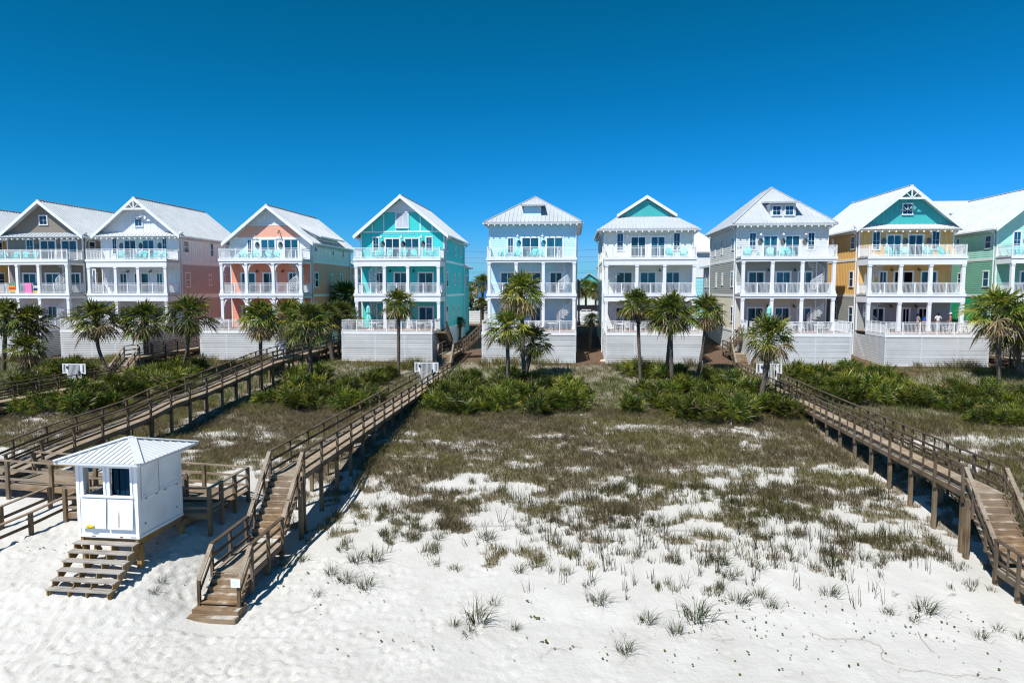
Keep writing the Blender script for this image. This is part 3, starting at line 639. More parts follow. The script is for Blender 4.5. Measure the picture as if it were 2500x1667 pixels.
def railing(root, p, q, z, h=1.07, posts=None, name='railing', bal=.115):
    p=Vector((p[0],p[1],z)); q=Vector((q[0],q[1],z)); d=q-p; n=max(2,int(d.length/bal)); mb=MB(); u=Vector((0,0,1)); L=d.length; d.normalize()
    mb.beam(p+u*h,q+u*h,.075,.05); mb.beam(p+u*(h-.14),q+u*(h-.14),.04,.045); mb.beam(p+u*.10,q+u*.10,.045,.05)
    for k in range(1,n): c=p+d*(L*k/n); mb.beam(c+u*.125,c+u*(h-.163),.026,.026,up=(0,1,0) if abs(d.x)>.5 else (1,0,0))
    for s in (posts if posts is not None else [0,.5,1]): c=p+d*(L*s); mb.beam(c+u*.0,c+u*(h+.03),.085,.085,up=(0,1,0))
    return mb.build(name,M['rail'],root,fixn=False)
_SP={}
def spiral_mesh(H):
    if H in _SP: return _SP[H]
    po=MB().tube([(0,0,0),(0,0,H+.9)],.055,8); tr=MB(); hr=MB(); nt_=15; tot=R(400)
    for k in range(nt_):
        a=tot*k/(nt_-1); z=H*(k+1)/nt_; w=R(15)
        tr.prism([(.05*math.cos(a),.05*math.sin(a)),(.74*math.cos(a-w),.74*math.sin(a-w)),(.74*math.cos(a+w),.74*math.sin(a+w))],'z',z-.045,z)
        c=Vector((.74*math.cos(a),.74*math.sin(a),z)); hr.beam(c,c+Vector((0,0,.95)),.025,.025,up=(1,0,0))
    for off in (.12,.29,.46,.63,.80,.95):
        pts=[(.75*math.cos(tot*t/26),.75*math.sin(tot*t/26),H/nt_+(H-H/nt_)*t/26+off) for t in range(27)]
        hr.tube(pts,.022 if off<.9 else .032,5)
    out=[]
    for nm,mb in (('centre_pole',po),('tread',tr),('handrail',hr)):
        o=mb.build(nm,M['rail']); out.append((nm,o.data)); bpy.data.objects.remove(o)
    _SP[H]=out; return out
def spiral(root, x, y, z, H, rz):
    s=empty('spiral_staircase',(x,y,z),rz); s.parent=root
    for nm,me in spiral_mesh(H): inst(nm,me,s)
def rib_tri(mb, p, q, s=.035):                                         # standing seam along a roof slope
    mb.beam(Vector(p)+Vector((0,0,.03)),Vector(q)+Vector((0,0,.02)),.045,.06)
def gable_roof(mb, x0,x1,y0,y1,ze,zr,t=.16,ribs=True):
    xc=(x0+x1)/2
    mb.prism([(x0,ze-t),(xc,zr-t),(xc,zr),(x0,ze)],'y',y0,y1); mb.prism([(xc,zr-t),(x1,ze-t),(x1,ze),(xc,zr)],'y',y0,y1)
    if ribs:
        n=int((y1-y0)/.45)
        for k in range(n+1):
            y=y0+.03+(y1-y0-.06)*k/n; rib_tri(mb,(x0,y,ze),(xc,y,zr)); rib_tri(mb,(x1,y,ze),(xc,y,zr))
    mb.beam((xc,y0,zr+.02),(xc,y1,zr+.02),.28,.06)
    return mb
def hip_roof(mb, x0,x1,y0,y1,ze,p,t=.2,ribs=True,zr=None):
    h=(x1-x0)/2; 
    if zr: p=(zr-ze)/h
    else: zr=ze+h*p
    xc=(x0+x1)/2; a=(xc,y0+h,zr); b=(xc,y1-h,zr)
    c=[(x0,y0,ze),(x1,y0,ze),(x1,y1,ze),(x0,y1,ze)]
    mb.face([c[0],c[1],a]); mb.face([c[1],c[2],b,a]); mb.face([c[2],c[3],b]); mb.face([c[3],c[0],a,b])
    mb.box(x0+.01,x1-.01,y0+.01,y1-.01,ze-t,ze-.002)
    if ribs:
        n=int((x1-x0)/.42)
        for k in range(1,n):
            x=x0+(x1-x0)*k/n; d=min(x-x0,x1-x); rib_tri(mb,(x,y0,ze),(x,y0+d,ze+d*p))
        n=int((y1-y0)/.42)
        for k in range(1,n):
            y=y0+(y1-y0)*k/n; d=min(h,y-y0,y1-y)
            rib_tri(mb,(x0,y,ze),(x0+d,y,ze+d*p)); rib_tri(mb,(x1,y,ze),(x1-d,y,ze+d*p))
    for q,r in ((c[0],a),(c[1],a),(a,b)): mb.beam(Vector(q)+Vector((0,0,.03)),Vector(r)+Vector((0,0,.03)),.2,.06)
    return mb
def house(hid, XL, crop, spec):
    x0k,sk=crop; W=HW
    def cx(x): return (FY+WY)*math.tan(math.atan((x0k+x/sk-1250)/FOC)-YAW)-XL
    root=empty('beach_house',(XL,FY,HZ)); tag(root,spec['label'],'house','beach houses in a row')
    ov=.6; ze,zr=spec['ze'],spec['zr']; rt=spec['roof']; yE=WY-.8; yB=WY+HD
    sl=(zr-ze)/(W/2+ov); zt=(ze+ov*sl-.17) if rt in ('gable','pent') else ze-.21
    # walls, one part per storey
    st=spec['walls']; zs=[-.5,L1-.25,L2-.32,L3-.30,zt]
    mats=[None]+[P[a] for a,_ in st]
    b=MB(); wall_storey(b,.02,W-.02,WY+.05,yB,zs[0],zs[1],'lap'); b.build('foundation_wall',M['slat'],root)
    for k in range(3):
        wall_storey(MB(),0,W,WY,yB,zs[k+1],zs[k+2],st[k][1]).build('wall',mats[k+1],root)
    tr=MB()
    for k in (1,2,3):
        z=zs[k]; 
        if k>1 or True: tr.box(-.05,W+.05,WY+.35,yB+.05,z-.02,z+.22); 
    for x in (0,W):
        for y in (WY,yB):
            tr.box(x-.05,x+.05,y-.05,y+.05,zs[0],zs[1]-.02)
            for k in (1,2,3): tr.box(x-.055,x+.055,y-.055 ,y+.10,zs[k]+.222,zs[k+1]-.022)
    tr.build('trim_board',M['white'],root,fixn=False)
    # roof
    rm=M[spec.get('roofmat','roof')]
    if rt in ('gable','pent'):
        gable_roof(MB(),-ov,W+ov,yE,yB+.5,ze,zr).build('roof',rm,root)
        g=MB(); zp=zt+(W/2)*sl
        gm,gs=spec['gable']
        n=1
        g.prism([(0,zt),(W,zt),(W/2,zp)],'y',WY,WY+.15)
        if gs=='lap':
            k=0; z=zt
            while z<zp-.25:
                xa=(z-zt)/sl; xb=W-xa; xa2=(z+.2-zt)/sl; g.prism([(xa2,z+.005),(W-xa2,z+.005),(W-xa2,z+.19),(xa2,z+.19)],'y',WY-.022,WY+.01); z+=.2
        elif gs=='bat':
            x=.41
            while x<W-.2:
                hh=zt+min(x,W-x)*sl-.1
                if hh>zt+.15: g.box(x-.028,x+.028,WY-.024,WY+.01,zt+.01,hh)
                x+=.41
        g.build('gable',P[gm],root)
        bb=MB()
        for s in (0,1):
            xe=-ov if s==0 else W+ov; xm=W/2
            bb.prism([(xe,ze-.36),(xm,zr-.36),(xm,zr+.0),(xe,ze+.0)],'y',yE-.05,yE-.004)
        bb.build('bargeboard',M['white'],root)
    if rt=='pent':
        p=MB(); p.prism([(WY+.02,ze+.45),(yE-.02,ze+.02),(yE-.02,ze-.10),(WY+.02,ze+.30)],'x',-ov+.02,W+ov-.02)
        n=22
        for k in range(n+1):
            x=-ov+.1+(W+2*ov-.2)*k/n; rib_tri(p,(x,yE-.02,ze+.02),(x,WY,ze+.44))
        p.build('pent_roof',M[spec.get('pentmat','roof')],root)
        # braced truss in the peak and fan-shaped trim on the gable wall
        if spec.get('truss'):
            q=MB(); zc=zr-1.25; xh=(zr-zc)/sl-.25; c=W/2; y=yE-.03
            q.beam((c-xh,y,zc),(c+xh,y,zc),.06,.2,); q.beam((c,y,zc),(c,y,zr-.3),.06,.12,up=(1,0,0))
            for s in (-1,1): q.beam((c,y,zc),(c+s*.62,y,zc+.62),.06,.10,up=(0,1,0))
            q.build('gable_truss',M['white'],root,fixn=False)
            q=MB(); zb=zr-2.5
            for a in (25,60,90,120,155): q.beam((c+.22*math.cos(R(a)),WY-.06,zb+.22*math.sin(R(a))),(c+.72*math.cos(R(a)),WY-.06,zb+.6*math.sin(R(a))),.05,.15,up=(0,1,0))
            q.build('sunburst_trim',M['white'],root,fixn=False)
    if rt=='hip':
        hip_roof(MB(),-ov,W+ov,yE,yB+.6,ze,0,zr=zr).build('roof',rm,root)
        d=spec['dormer']; c=cx(d['c']); w=d['w']; z0=d['z']; h=d['h']; hp=(zr-ze)/(W/2+ov); yf=yE+(z0-ze)/hp; 
        q=MB(); wall_storey(q,c-w/2,c+w/2,yf,yf+h/hp+.3,z0-.1,z0+h,'lap'); dm=q.build('dormer',P[spec['walls'][2][0]],root)
        q=MB(); q.prism([(yf-.45,z0+h-.02),(yf-.45,z0+h+.10),(yf+h/hp+.8,z0+h+.42),(yf+h/hp+.8,z0+h+.3)],'x',c-w/2-.35,c+w/2+.35)
        for k in range(int(w/.4)+3): x=c-w/2-.3+(w+.6)*k/(int(w/.4)+2); rib_tri(q,(x,yf-.45,z0+h+.10),(x,yf+h/hp+.8,z0+h+.42))
        q.build('dormer_roof',M['roof_grey'],dm)
        nw=d['n']
        for k in range(nw):
            wx=c-w/2+w*(k+.5)/nw; ww=min(.8,w/nw-.5)
            opening(dm,'F',wx-ww/2,wx+ww/2,z0+.28,z0+h-.28,'win',y0=yf-.03)
        if nw==0: q=MB(); q.box(c-w/2-.06,c+w/2+.06,yf-.07,yf-.03,z0-.02,z0+.1); q.build('dormer_sill',M['white'],dm)
    if rt=='dutch':
        gy=WY+1.75; zg=ze+(gy-yE)*.57; xi=-ov+(zg-ze)/sl
        q=gable_roof(MB(),-ov,W+ov,gy,yB+.6,ze,zr)
        q.face([(-ov,yE,ze),(W+ov,yE,ze),(W-xi,gy+.02,zg),(xi,gy+.02,zg)]); q.face([(-ov,yE,ze),(xi,gy+.02,zg),(-ov,gy+.02,ze)]); q.face([(W+ov,yE,ze),(W+ov,gy+.02,ze),(W-xi,gy+.02,zg)])
        q.box(-ov+.01,W+ov-.01,yE+.01,gy-.004,ze-.2,ze-.003)
        n=24
        for k in range(1,n):
            x=-ov+(W+2*ov)*k/n; d=min(1,(x+ov)/(xi+ov),(W+ov-x)/(xi+ov)); rib_tri(q,(x,yE,ze),(x,yE+(gy-yE)*d,ze+(zg-ze)*d))
        q.build('roof',M['roof_grey'],root)
        g=MB(); s2=sl; g.prism([(xi+.2,zg-.05),(W-xi-.2,zg-.05),(W/2,zr-.35)],'y',gy-.02,gy+.1); z=zg
        while z<zr-.6:
            xa=xi+.2+(z+.25-zg)/s2; g.prism([(xa,z),(W-xa,z),(W-xa,z+.19),(xa,z+.19)],'y',gy-.05,gy-.021); z+=.2
        g.build('gable',P['teal'],root)
        bb=MB()
        for s in (0,1):
            xa=xi-.1 if s==0 else W-xi+.1
            bb.prism([(xa,zg-.12),(W/2,zr-.30),(W/2,zr+.06),(xa,zg+.2)],'y',gy-.42,gy-.36)
        q=MB(); q.prism([(xi-.1,zg+.04),(W/2,zr-.1),(W/2,zr+.06),(xi-.1,zg+.2)],'y',gy-.36,gy-.002); q.prism([(W-xi+.1,zg+.04),(W/2,zr-.1),(W/2,zr+.06),(W-xi+.1,zg+.2)],'y',gy-.36,gy-.002)
        q.build('gable_eave',M['roof'],root); bb.build('bargeboard',M['white'],root)
    # eave brackets, gutters, downspouts
    eb=MB()
    if rt!='gable':
        for k in range(15): x=-.1+(W+.2)*k/14; eb.box(x-.06,x+.06,yE-.0,yE+.25,ze-.36,ze-.22)
    for x,s in ((-ov,-1),(W+ov,1)):
        es=MB()
        for k in range(20): y=WY+.3+(HD-.6)*k/19; es.box(x-s*.15,x-s*.5,y-.04,y+.04,ze-.34,ze-.2)
        es.box(x-s*.16,x-s*.5,WY+.1,yB-.1,ze-.19,ze-.17); es.build('eave_soffit',M['white'],root,fixn=False)
    if eb.v: eb.box(-.2,W+.2,yE+.01,yE+.24,ze-.219,ze-.205); eb.build('eave_soffit',M['white'],root,fixn=False)
    for x,s in ((-ov,-1),(W+ov,1)):
        gt=MB(); gt.box(x+s*.005,x+s*.12,yE+.1,yB+.4,ze-.17,ze-.02); go=gt.build('gutter',M['white'],root,fixn=False)
        for yd in (WY+.28,yB-.2):
            d=MB(); d.beam((x+s*.05,yd,ze-.2),(x-s*.47,yd,ze-.55),.07,.08); d.box(x-s*.43,x-s*.51,yd-.04,yd+.04,.4,ze-.5); d.build('downspout',M['white'],go,fixn=False)
    # rear wing
    rz=spec.get('rear',9.6); q=MB(); wall_storey(q,.3,W-.3,yB+.0,yB+6,0,rz,'lap'); rw=q.build('rear_wing',mats[2],root)
    hip_roof(MB(),-.2,W+.2,yB+.61 if rz>11 else yB-.0+.06,yB+6.5,rz+.2,.5,ribs=False).build('rear_roof',M['roof'],rw)
    side='R' if XL+W/2<-4 else 'L'
    opening(rw,side,yB+2.0,yB+2.7,rz-2.3,rz-.9,'win',.3,W-.3,sub='sash'); opening(rw,side,yB+4.0,yB+4.7,rz-2.3,rz-.9,'win',.3,W-.3,sub='sash')
    # porch: floors, beams, columns, ceilings
    fr=spec.get('frieze',.5); cols=spec['cols']
    for z in (L2,L3):
        q=MB(); q.box(-.08,W+.08,-.08,WY-.04,z-.12,z); q.box(-.03,W+.03,-.03,WY-.04,z-.32,z-.124); q.build('porch_floor',M['porchfloor'],root,fixn=False)
        q=MB(); q.box(-.06,W+.06,-.06,.30,z-.32-fr,z-.324); q.box(-.06,.26,.302,WY-.06,z-.32-fr,z-.324); q.box(W-.26,W+.06,.302,WY-.06,z-.32-fr,z-.324)
        q.box(-.12,W+.12,-.12,-.082,z-.26,z+.02)
        q.build('porch_beam',M['white'],root,fixn=False)
        q=MB(); q.box(.27,W-.27,.31,WY-.05,z-.42,z-.325); q.build('porch_ceiling',M['ceil'],root,fixn=False)
    for z0,z1 in ((L1,L2-.32-fr),(L2,L3-.32-fr)):
        for c in cols:
            x=.16+(W-.32)*c; q=MB(); q.box(x-.15,x+.15,-.03,.27,z0,z1); q.box(x-.19,x+.19,-.075,.31,z0,z0+.3)
            q.box(x-.18,x+.18,-.072,.30,z1-.16,z1-.03)
            co=q.build('column',M['white'],root,fixn=False)
            if spec.get('brackets'):
                for s in (-1,1):
                    if 0<x+s*.9<W:
                        r=MB(); pts=[(x+s*(.16+.62*(1-math.cos(t))),.12,z1-.85+.83*math.sin(t)) for t in np.linspace(0,PI/2,7)]
                        for a,bq in zip(pts,pts[1:]): r.beam(a,bq,.13,.14,up=(0,1,0))
                        r.build('bracket',M['white'],co)
        if z0==L2:
            for c0,c1 in zip(cols,cols[1:]):
                xa=.16+(W-.32)*c0+.16; xb=.16+(W-.32)*c1-.16; railing(root,(xa,.12),(xb,.12),z0,posts=[0,.5,1])
            for x in (.1,W-.1): railing(root,(x,.3),(x,WY-.1),z0,posts=[0,1])
    n3=[0,.125,.25,.375,.5,.625,.75,.875,1]
    railing(root,(.0,.0),(W,.0),L3,posts=[0,.2,.4,.6,.8,1])
    for x in (.04,W-.04): railing(root,(x,.05),(x,WY-.1),L3,posts=[1])
    # front deck with slatted skirt
    q=MB(); 
    k=0; y=DK
    while y<-.14: q.box(-.02,W+.02,y,y+.135,L1-.05,L1-.004); y+=.143
    q.build('deck_floor',M['deckfloor'],root,fixn=False)
    q=MB(); q.box(-.0,W,-.16,WY-.05,L1-.08,L1-.02); q.build('porch_floor',M['deckfloor'],root,fixn=False)
    q=MB(); q.box(-.07,W+.07,DK-.07,DK-.024,L1-.30,L1+.02); q.box(-.07,-.025,DK-.02,-.02,L1-.30,L1+.02); q.box(W+.025,W+.07,DK-.02,-.02,L1-.30,L1+.02)
    q.build('deck_fascia',M['white'],root,fixn=False)
    zb=-.75; n=int((L1-.32-zb)/.185)
    f=MB(); l=MB(); r=MB()
    for k in range(n):
        z=zb+(L1-.32-zb)*k/n; h=.136
        xx=0
        f.box(-.05+random.uniform(-.01,.01),W+.05,DK-.05-random.uniform(0,.008),DK-.022,z,z+h+random.uniform(-.012,.012))
        l.box(-.05,-.022,DK-.018,WY+.02,z,z+h); r.box(W+.022,W+.05,DK-.018,WY+.02,z,z+h)
    for k in range(4): x=.02+(W-.04)*k/3+(.35 if k in (1,2) else 0)*random.uniform(-1,1); f.box(x-.05,x+.05,DK-.021,DK+.03,zb,L1-.32)
    f.build('deck_skirt',M['slat'],root,fixn=False); l.build('deck_skirt',M['slat'],root,fixn=False); r.build('deck_skirt',M['slat'],root,fixn=False)
    q=MB(); q.box(.04,W-.04,DK+.30,DK+.34,zb,L1-.33); q.box(.30,.34,DK+.36,0,zb,L1-.33); q.box(W-.34,W-.30,DK+.36,0,zb,L1-.33); q.build('skirt_shade_backing',M['under'],root,fixn=False)  # dark sheets behind the slats, under-deck shade put into their colour
    railing(root,(.03,DK+.03),(W-.03,DK+.03),L1,posts=[0,.167,.333,.5,.667,.833,1])
    for x,s in ((.03,-1),(W-.03,1)):
        a=DK+.1
        if spec.get('gap')==('R' if s>0 else 'L'):
            railing(root,(x,a),(x,a+.5),L1,posts=[1]); railing(root,(x,a+1.7),(x,-.1),L1,posts=[0,.5,1])
        else: railing(root,(x,a),(x,-.1),L1,posts=[.25,.5,.75,1])
    # openings
    def put(fl, z):
        for it in spec['f'][fl]:
            k=it[0]
            if k=='w': opening(root,'F',cx(it[1])+.1,cx(it[2])-.1,z+spec.get('wz',.85),z+spec.get('wt',2.25),'win')
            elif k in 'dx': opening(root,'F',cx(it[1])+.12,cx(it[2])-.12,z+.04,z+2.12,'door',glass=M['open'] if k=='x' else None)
            elif k=='o':
                q=MB(); c=cx(it[1]); q.tube([(c,WY-.025,z+1.55),(c,WY-.07,z+1.55)],.24,14); o=q.build('wall_plaque',M[spec.get('plq','plaque')],root,fixn=True)
                me=o.data; 
                for v in me.vertices: v.co.z=(v.co.z-z-1.55)*1.5+z+1.55
            elif k=='l':
                c=cx(it[1]); q=MB(); zz=z+2.42
                q.box(c-.05,c+.05,WY-.07,WY-.026,zz-.1,zz+.1); q.tube([(c,WY-.05,zz),(c,WY-.2,zz+.12),(c,WY-.34,zz+.1),(c,WY-.38,zz)],.022,6)
                q.tube([(c,WY-.38,zz),(c,WY-.38,zz-.06),(c,WY-.38,zz-.16)],[.03,.06,.16],10)
                q.build('wall_lamp',M['lampw' if (fl==3 and spec.get('lw',1)) else 'lamp'],root)
    put(3,L3); put(2,L2); put(1,L1)
    # windows on the flank the viewpoint can see
    for fl,z in ((1,L1),(2,L2),(3,L3)):
        for k,y in enumerate(spec.get('sy',[[.9,5.2,8.6],[1.1,6.0,9.2],[1.0,6.6,10.2]])[fl-1]):
            h0,h1=(.75,2.2) if (k+fl)%3 else (.95,2.1)
            opening(root,side,WY+y,WY+y+(.85 if k==0 else .5),z+h0,min(z+h1,zt-.25),'win',sub='sash')
    sx,rz0=spec['stair']; q=.16+(W-.32)*sx
    spiral(root,q,1.35,L1,L2-L1,rz0); spiral(root,q,1.35,L2,L3-L2,rz0+1.2)
    if spec.get('extra'): spec['extra'](root,cx)
    return root

# ---------------------------------------------------------------- furniture on the balconies and decks
def adirondack(m):
    root=empty('adirondack_chair',(0,0,0))
    s=MB(); 
    for k in range(6): y=-.27+.105*k; z=.40-.032*k; s.box(-.27,.27,y,y+.095,z-.02,z)
    s.build('seat',m,root,fixn=False)
    b=MB()
    for k in range(6):
        x=-.25+.1*k; a=(x,.26,.2); e=(x*1.25,.62,1.02-.8*abs(x)**1.6); b.beam(a,e,.088,.02,up=(0,-1,.4))
    b.beam((-.28,.40,.45),(.28,.40,.45),.06,.02,up=(0,-1,.4)); b.build('backrest',m,root,fixn=False)
    for sd in (-1,1):
        q=MB(); q.box(sd*.28,sd*.42,-.32,.42,.60,.625); q.build('armrest',m,root,fixn=False)
        q=MB(); q.box(sd*.29,sd*.33,-.30,-.20,0,.60); q.build('leg',m,root,fixn=False)
        q=MB(); q.beam((sd*.31,.10,.30),(sd*.31,.60,.02),.035,.12); q.beam((sd*.36,.40,.30),(sd*.36,.40,.6),.04,.08,up=(0,1,0)); q.build('rear_leg',m,root,fixn=False)
    return root
def deck_chair(m):
    root=empty('deck_chair',(0,0,0)); s=MB(); s.box(-.26,.26,-.25,.27,.42,.46); s.build('seat',m,root,fixn=False)
    b=MB()
    for k in range(5): x=-.22+.11*k; b.beam((x,.25,.48),(x,.36,1.0),.07,.02,up=(0,-1,0))
    b.beam((-.27,.37,1.0),(.27,.37,1.0),.05,.07); b.build('backrest',m,root,fixn=False)
    for sx in (-1,1):
        for y in (-.22,.24):
            q=MB(); q.box(sx*.25-.02,sx*.25+.02,y-.02,y+.02,0,.419); q.build('leg',m,root,fixn=False)
        q=MB(); q.box(sx*.25,sx*.31,-.26,.30,.64,.67); q.box(sx*.26,sx*.30,-.24,-.20,.461,.639); q.build('armrest',m,root,fixn=False)
    return root
def deck_table(m, r=.5, h=.72):
    root=empty('deck_table',(0,0,0)); MB().tube([(0,0,h-.04),(0,0,h)],r,18).build('tabletop',m,root,fixn=False)
    q=MB()
    for a in (0,1.57,3.14,4.71): q.beam((math.cos(a)*.1,math.sin(a)*.1,h-.05),(math.cos(a)*r*.7,math.sin(a)*r*.7,0),.04,.04)
    q.build('pedestal',m,root,fixn=False); return root
ORD=['leftmost','second from left','third from left','fourth from left','fifth from left','sixth from left']
HN={}
def furnish(hid, root, who, chairs, crop, deckc=(), proto={}):
    x0k,sk=crop; XL=root.location.x
    if not proto:
        proto['a']=adirondack(M['teal_chair']); proto['d']=deck_chair(M['white_chair']); proto['t']=deck_table(M['white_chair'])
        proto['s']=deck_table(M['teal_chair'],.25,.45)
        for v in proto.values(): v.location=(0,0,-500)
    def px(x,y): return (FY+y)*math.tan(math.atan((x0k+x/sk-1250)/FOC)-YAW)
    random.seed(hash(hid)%97 if False else len(who)); n=0
    for i,x in enumerate(chairs):
        y=random.uniform(.95,1.35); o=copy_tree(proto['a']); o.location=(px(x,y),FY+y,HZ+L3); o.rotation_euler.z=random.uniform(-.55,.55)
        tag(o,f'turquoise chair on the top balcony of the {who}, {ORD[i]}','chair','turquoise chairs on the top balconies')
    if len(chairs)>2:
        y=1.0; x=(chairs[0]*.5+chairs[1]*.5); o=copy_tree(proto['s']); o.location=(px(x,y),FY+y,HZ+L3); tag(o,f'small turquoise table between chairs on the top balcony of the {who}','side table','side tables on the top balconies')
    cs=[d for d in deckc if d[0]=='d']; ts=[d for d in deckc if d[0]=='t']
    for i,d in enumerate(sorted(cs,key=lambda d:d[1])):
        o=copy_tree(proto['d']); o.location=(XL+d[1],FY+d[2],HZ+(d[4] if len(d)>4 else L1)); o.rotation_euler.z=d[3]
        tag(o,f'white chair on the front deck of the {who}, {ORD[i]}','chair','white chairs on the front decks')
    for i,d in enumerate(sorted(ts,key=lambda d:d[1])):
        o=copy_tree(proto['t']); o.location=(XL+d[1],FY+d[2],HZ+L1); tag(o,f'round white table on the front deck of the {who}'+(', '+ORD[i] if len(ts)>1 else ''),'table','white tables on the front decks')
    return proto
def furn_done(p):
    for v in p.values():
        for c in list(v.children): bpy.data.objects.remove(c)
        bpy.data.objects.remove(v)
def towel(x, z, w, h, cols, label):
    mb=MB(); n=10; yb=FY+.12
    for side,y in ((-1,yb-.06),(1,yb+.06)):
        hh=h if side<0 else h*.5
        for k in range(n):
            xa=x-w/2+w*k/n; xb=xa+w/n; 
            for j in range(len(cols)):
                za=z-hh*j/len(cols); zc=z-hh*(j+1)/len(cols); mb.col=cols[j]; f=.02*math.sin(k*2.1); f2=.02*math.sin((k+1)*2.1)
                mb.face([(xa,y+f*side*(j>0),za),(xb,y+f2*side*(j>0),za),(xb,y+f2*side,zc),(xa,y+f*side,zc)])
    mb.col=cols[0]; mb.face([(x-w/2,yb-.06,z),(x+w/2,yb-.06,z),(x+w/2,yb+.06,z),(x-w/2,yb+.06,z)])
    o=mb.build('beach_towel',M['cloth'],fixn=False); tag(o,label,'towel','beach towels over the middle rail'); return o
def umbrella(x,y,z,label,rx=0,rz=0,col=None):
    root=empty('patio_umbrella',(x,y,z)); root.rotation_euler=(0,rx,rz)
    MB().tube([(0,0,0),(0,0,2.5)],.025,8).build('pole',M['lampw'],root)
    mb=MB(); n=12; zs=[(2.45,.04),(2.2,.17),(1.75,.20),(1.55,.13),(1.3,.2),(1.05,.24)]; rings=[]
    for z_,r in zs: rings.append([mb.vert((r*(1+.25*(k%2))*math.cos(2*PI*k/n),r*(1+.25*(k%2))*math.sin(2*PI*k/n),z_)) for k in range(n)])
    for A,B in zip(rings,rings[1:]):
        for k in range(n): mb.f.append([A[k],A[(k+1)%n],B[(k+1)%n],B[k]]); mb.m.append(0)
    mb.build('folded_canopy',M['umb'],root); MB().tube([(0,0,0),(0,0,.08)],.26,14).build('base',M['lampw'],root)
    tag(root,label,'umbrella')
def cloth_mat():
    m,t,p=nt('towel_cloth'); a=t.nodes.new('ShaderNodeAttribute'); a.attribute_name='col'; t.links.new(a.outputs['Color'],p.inputs['Base Color']); p.inputs['Roughness'].default_value=.9; return m
M['cloth']=cloth_mat(); M['umb']=mat('aqua_canvas',(.22,.62,.56),.8,.1)

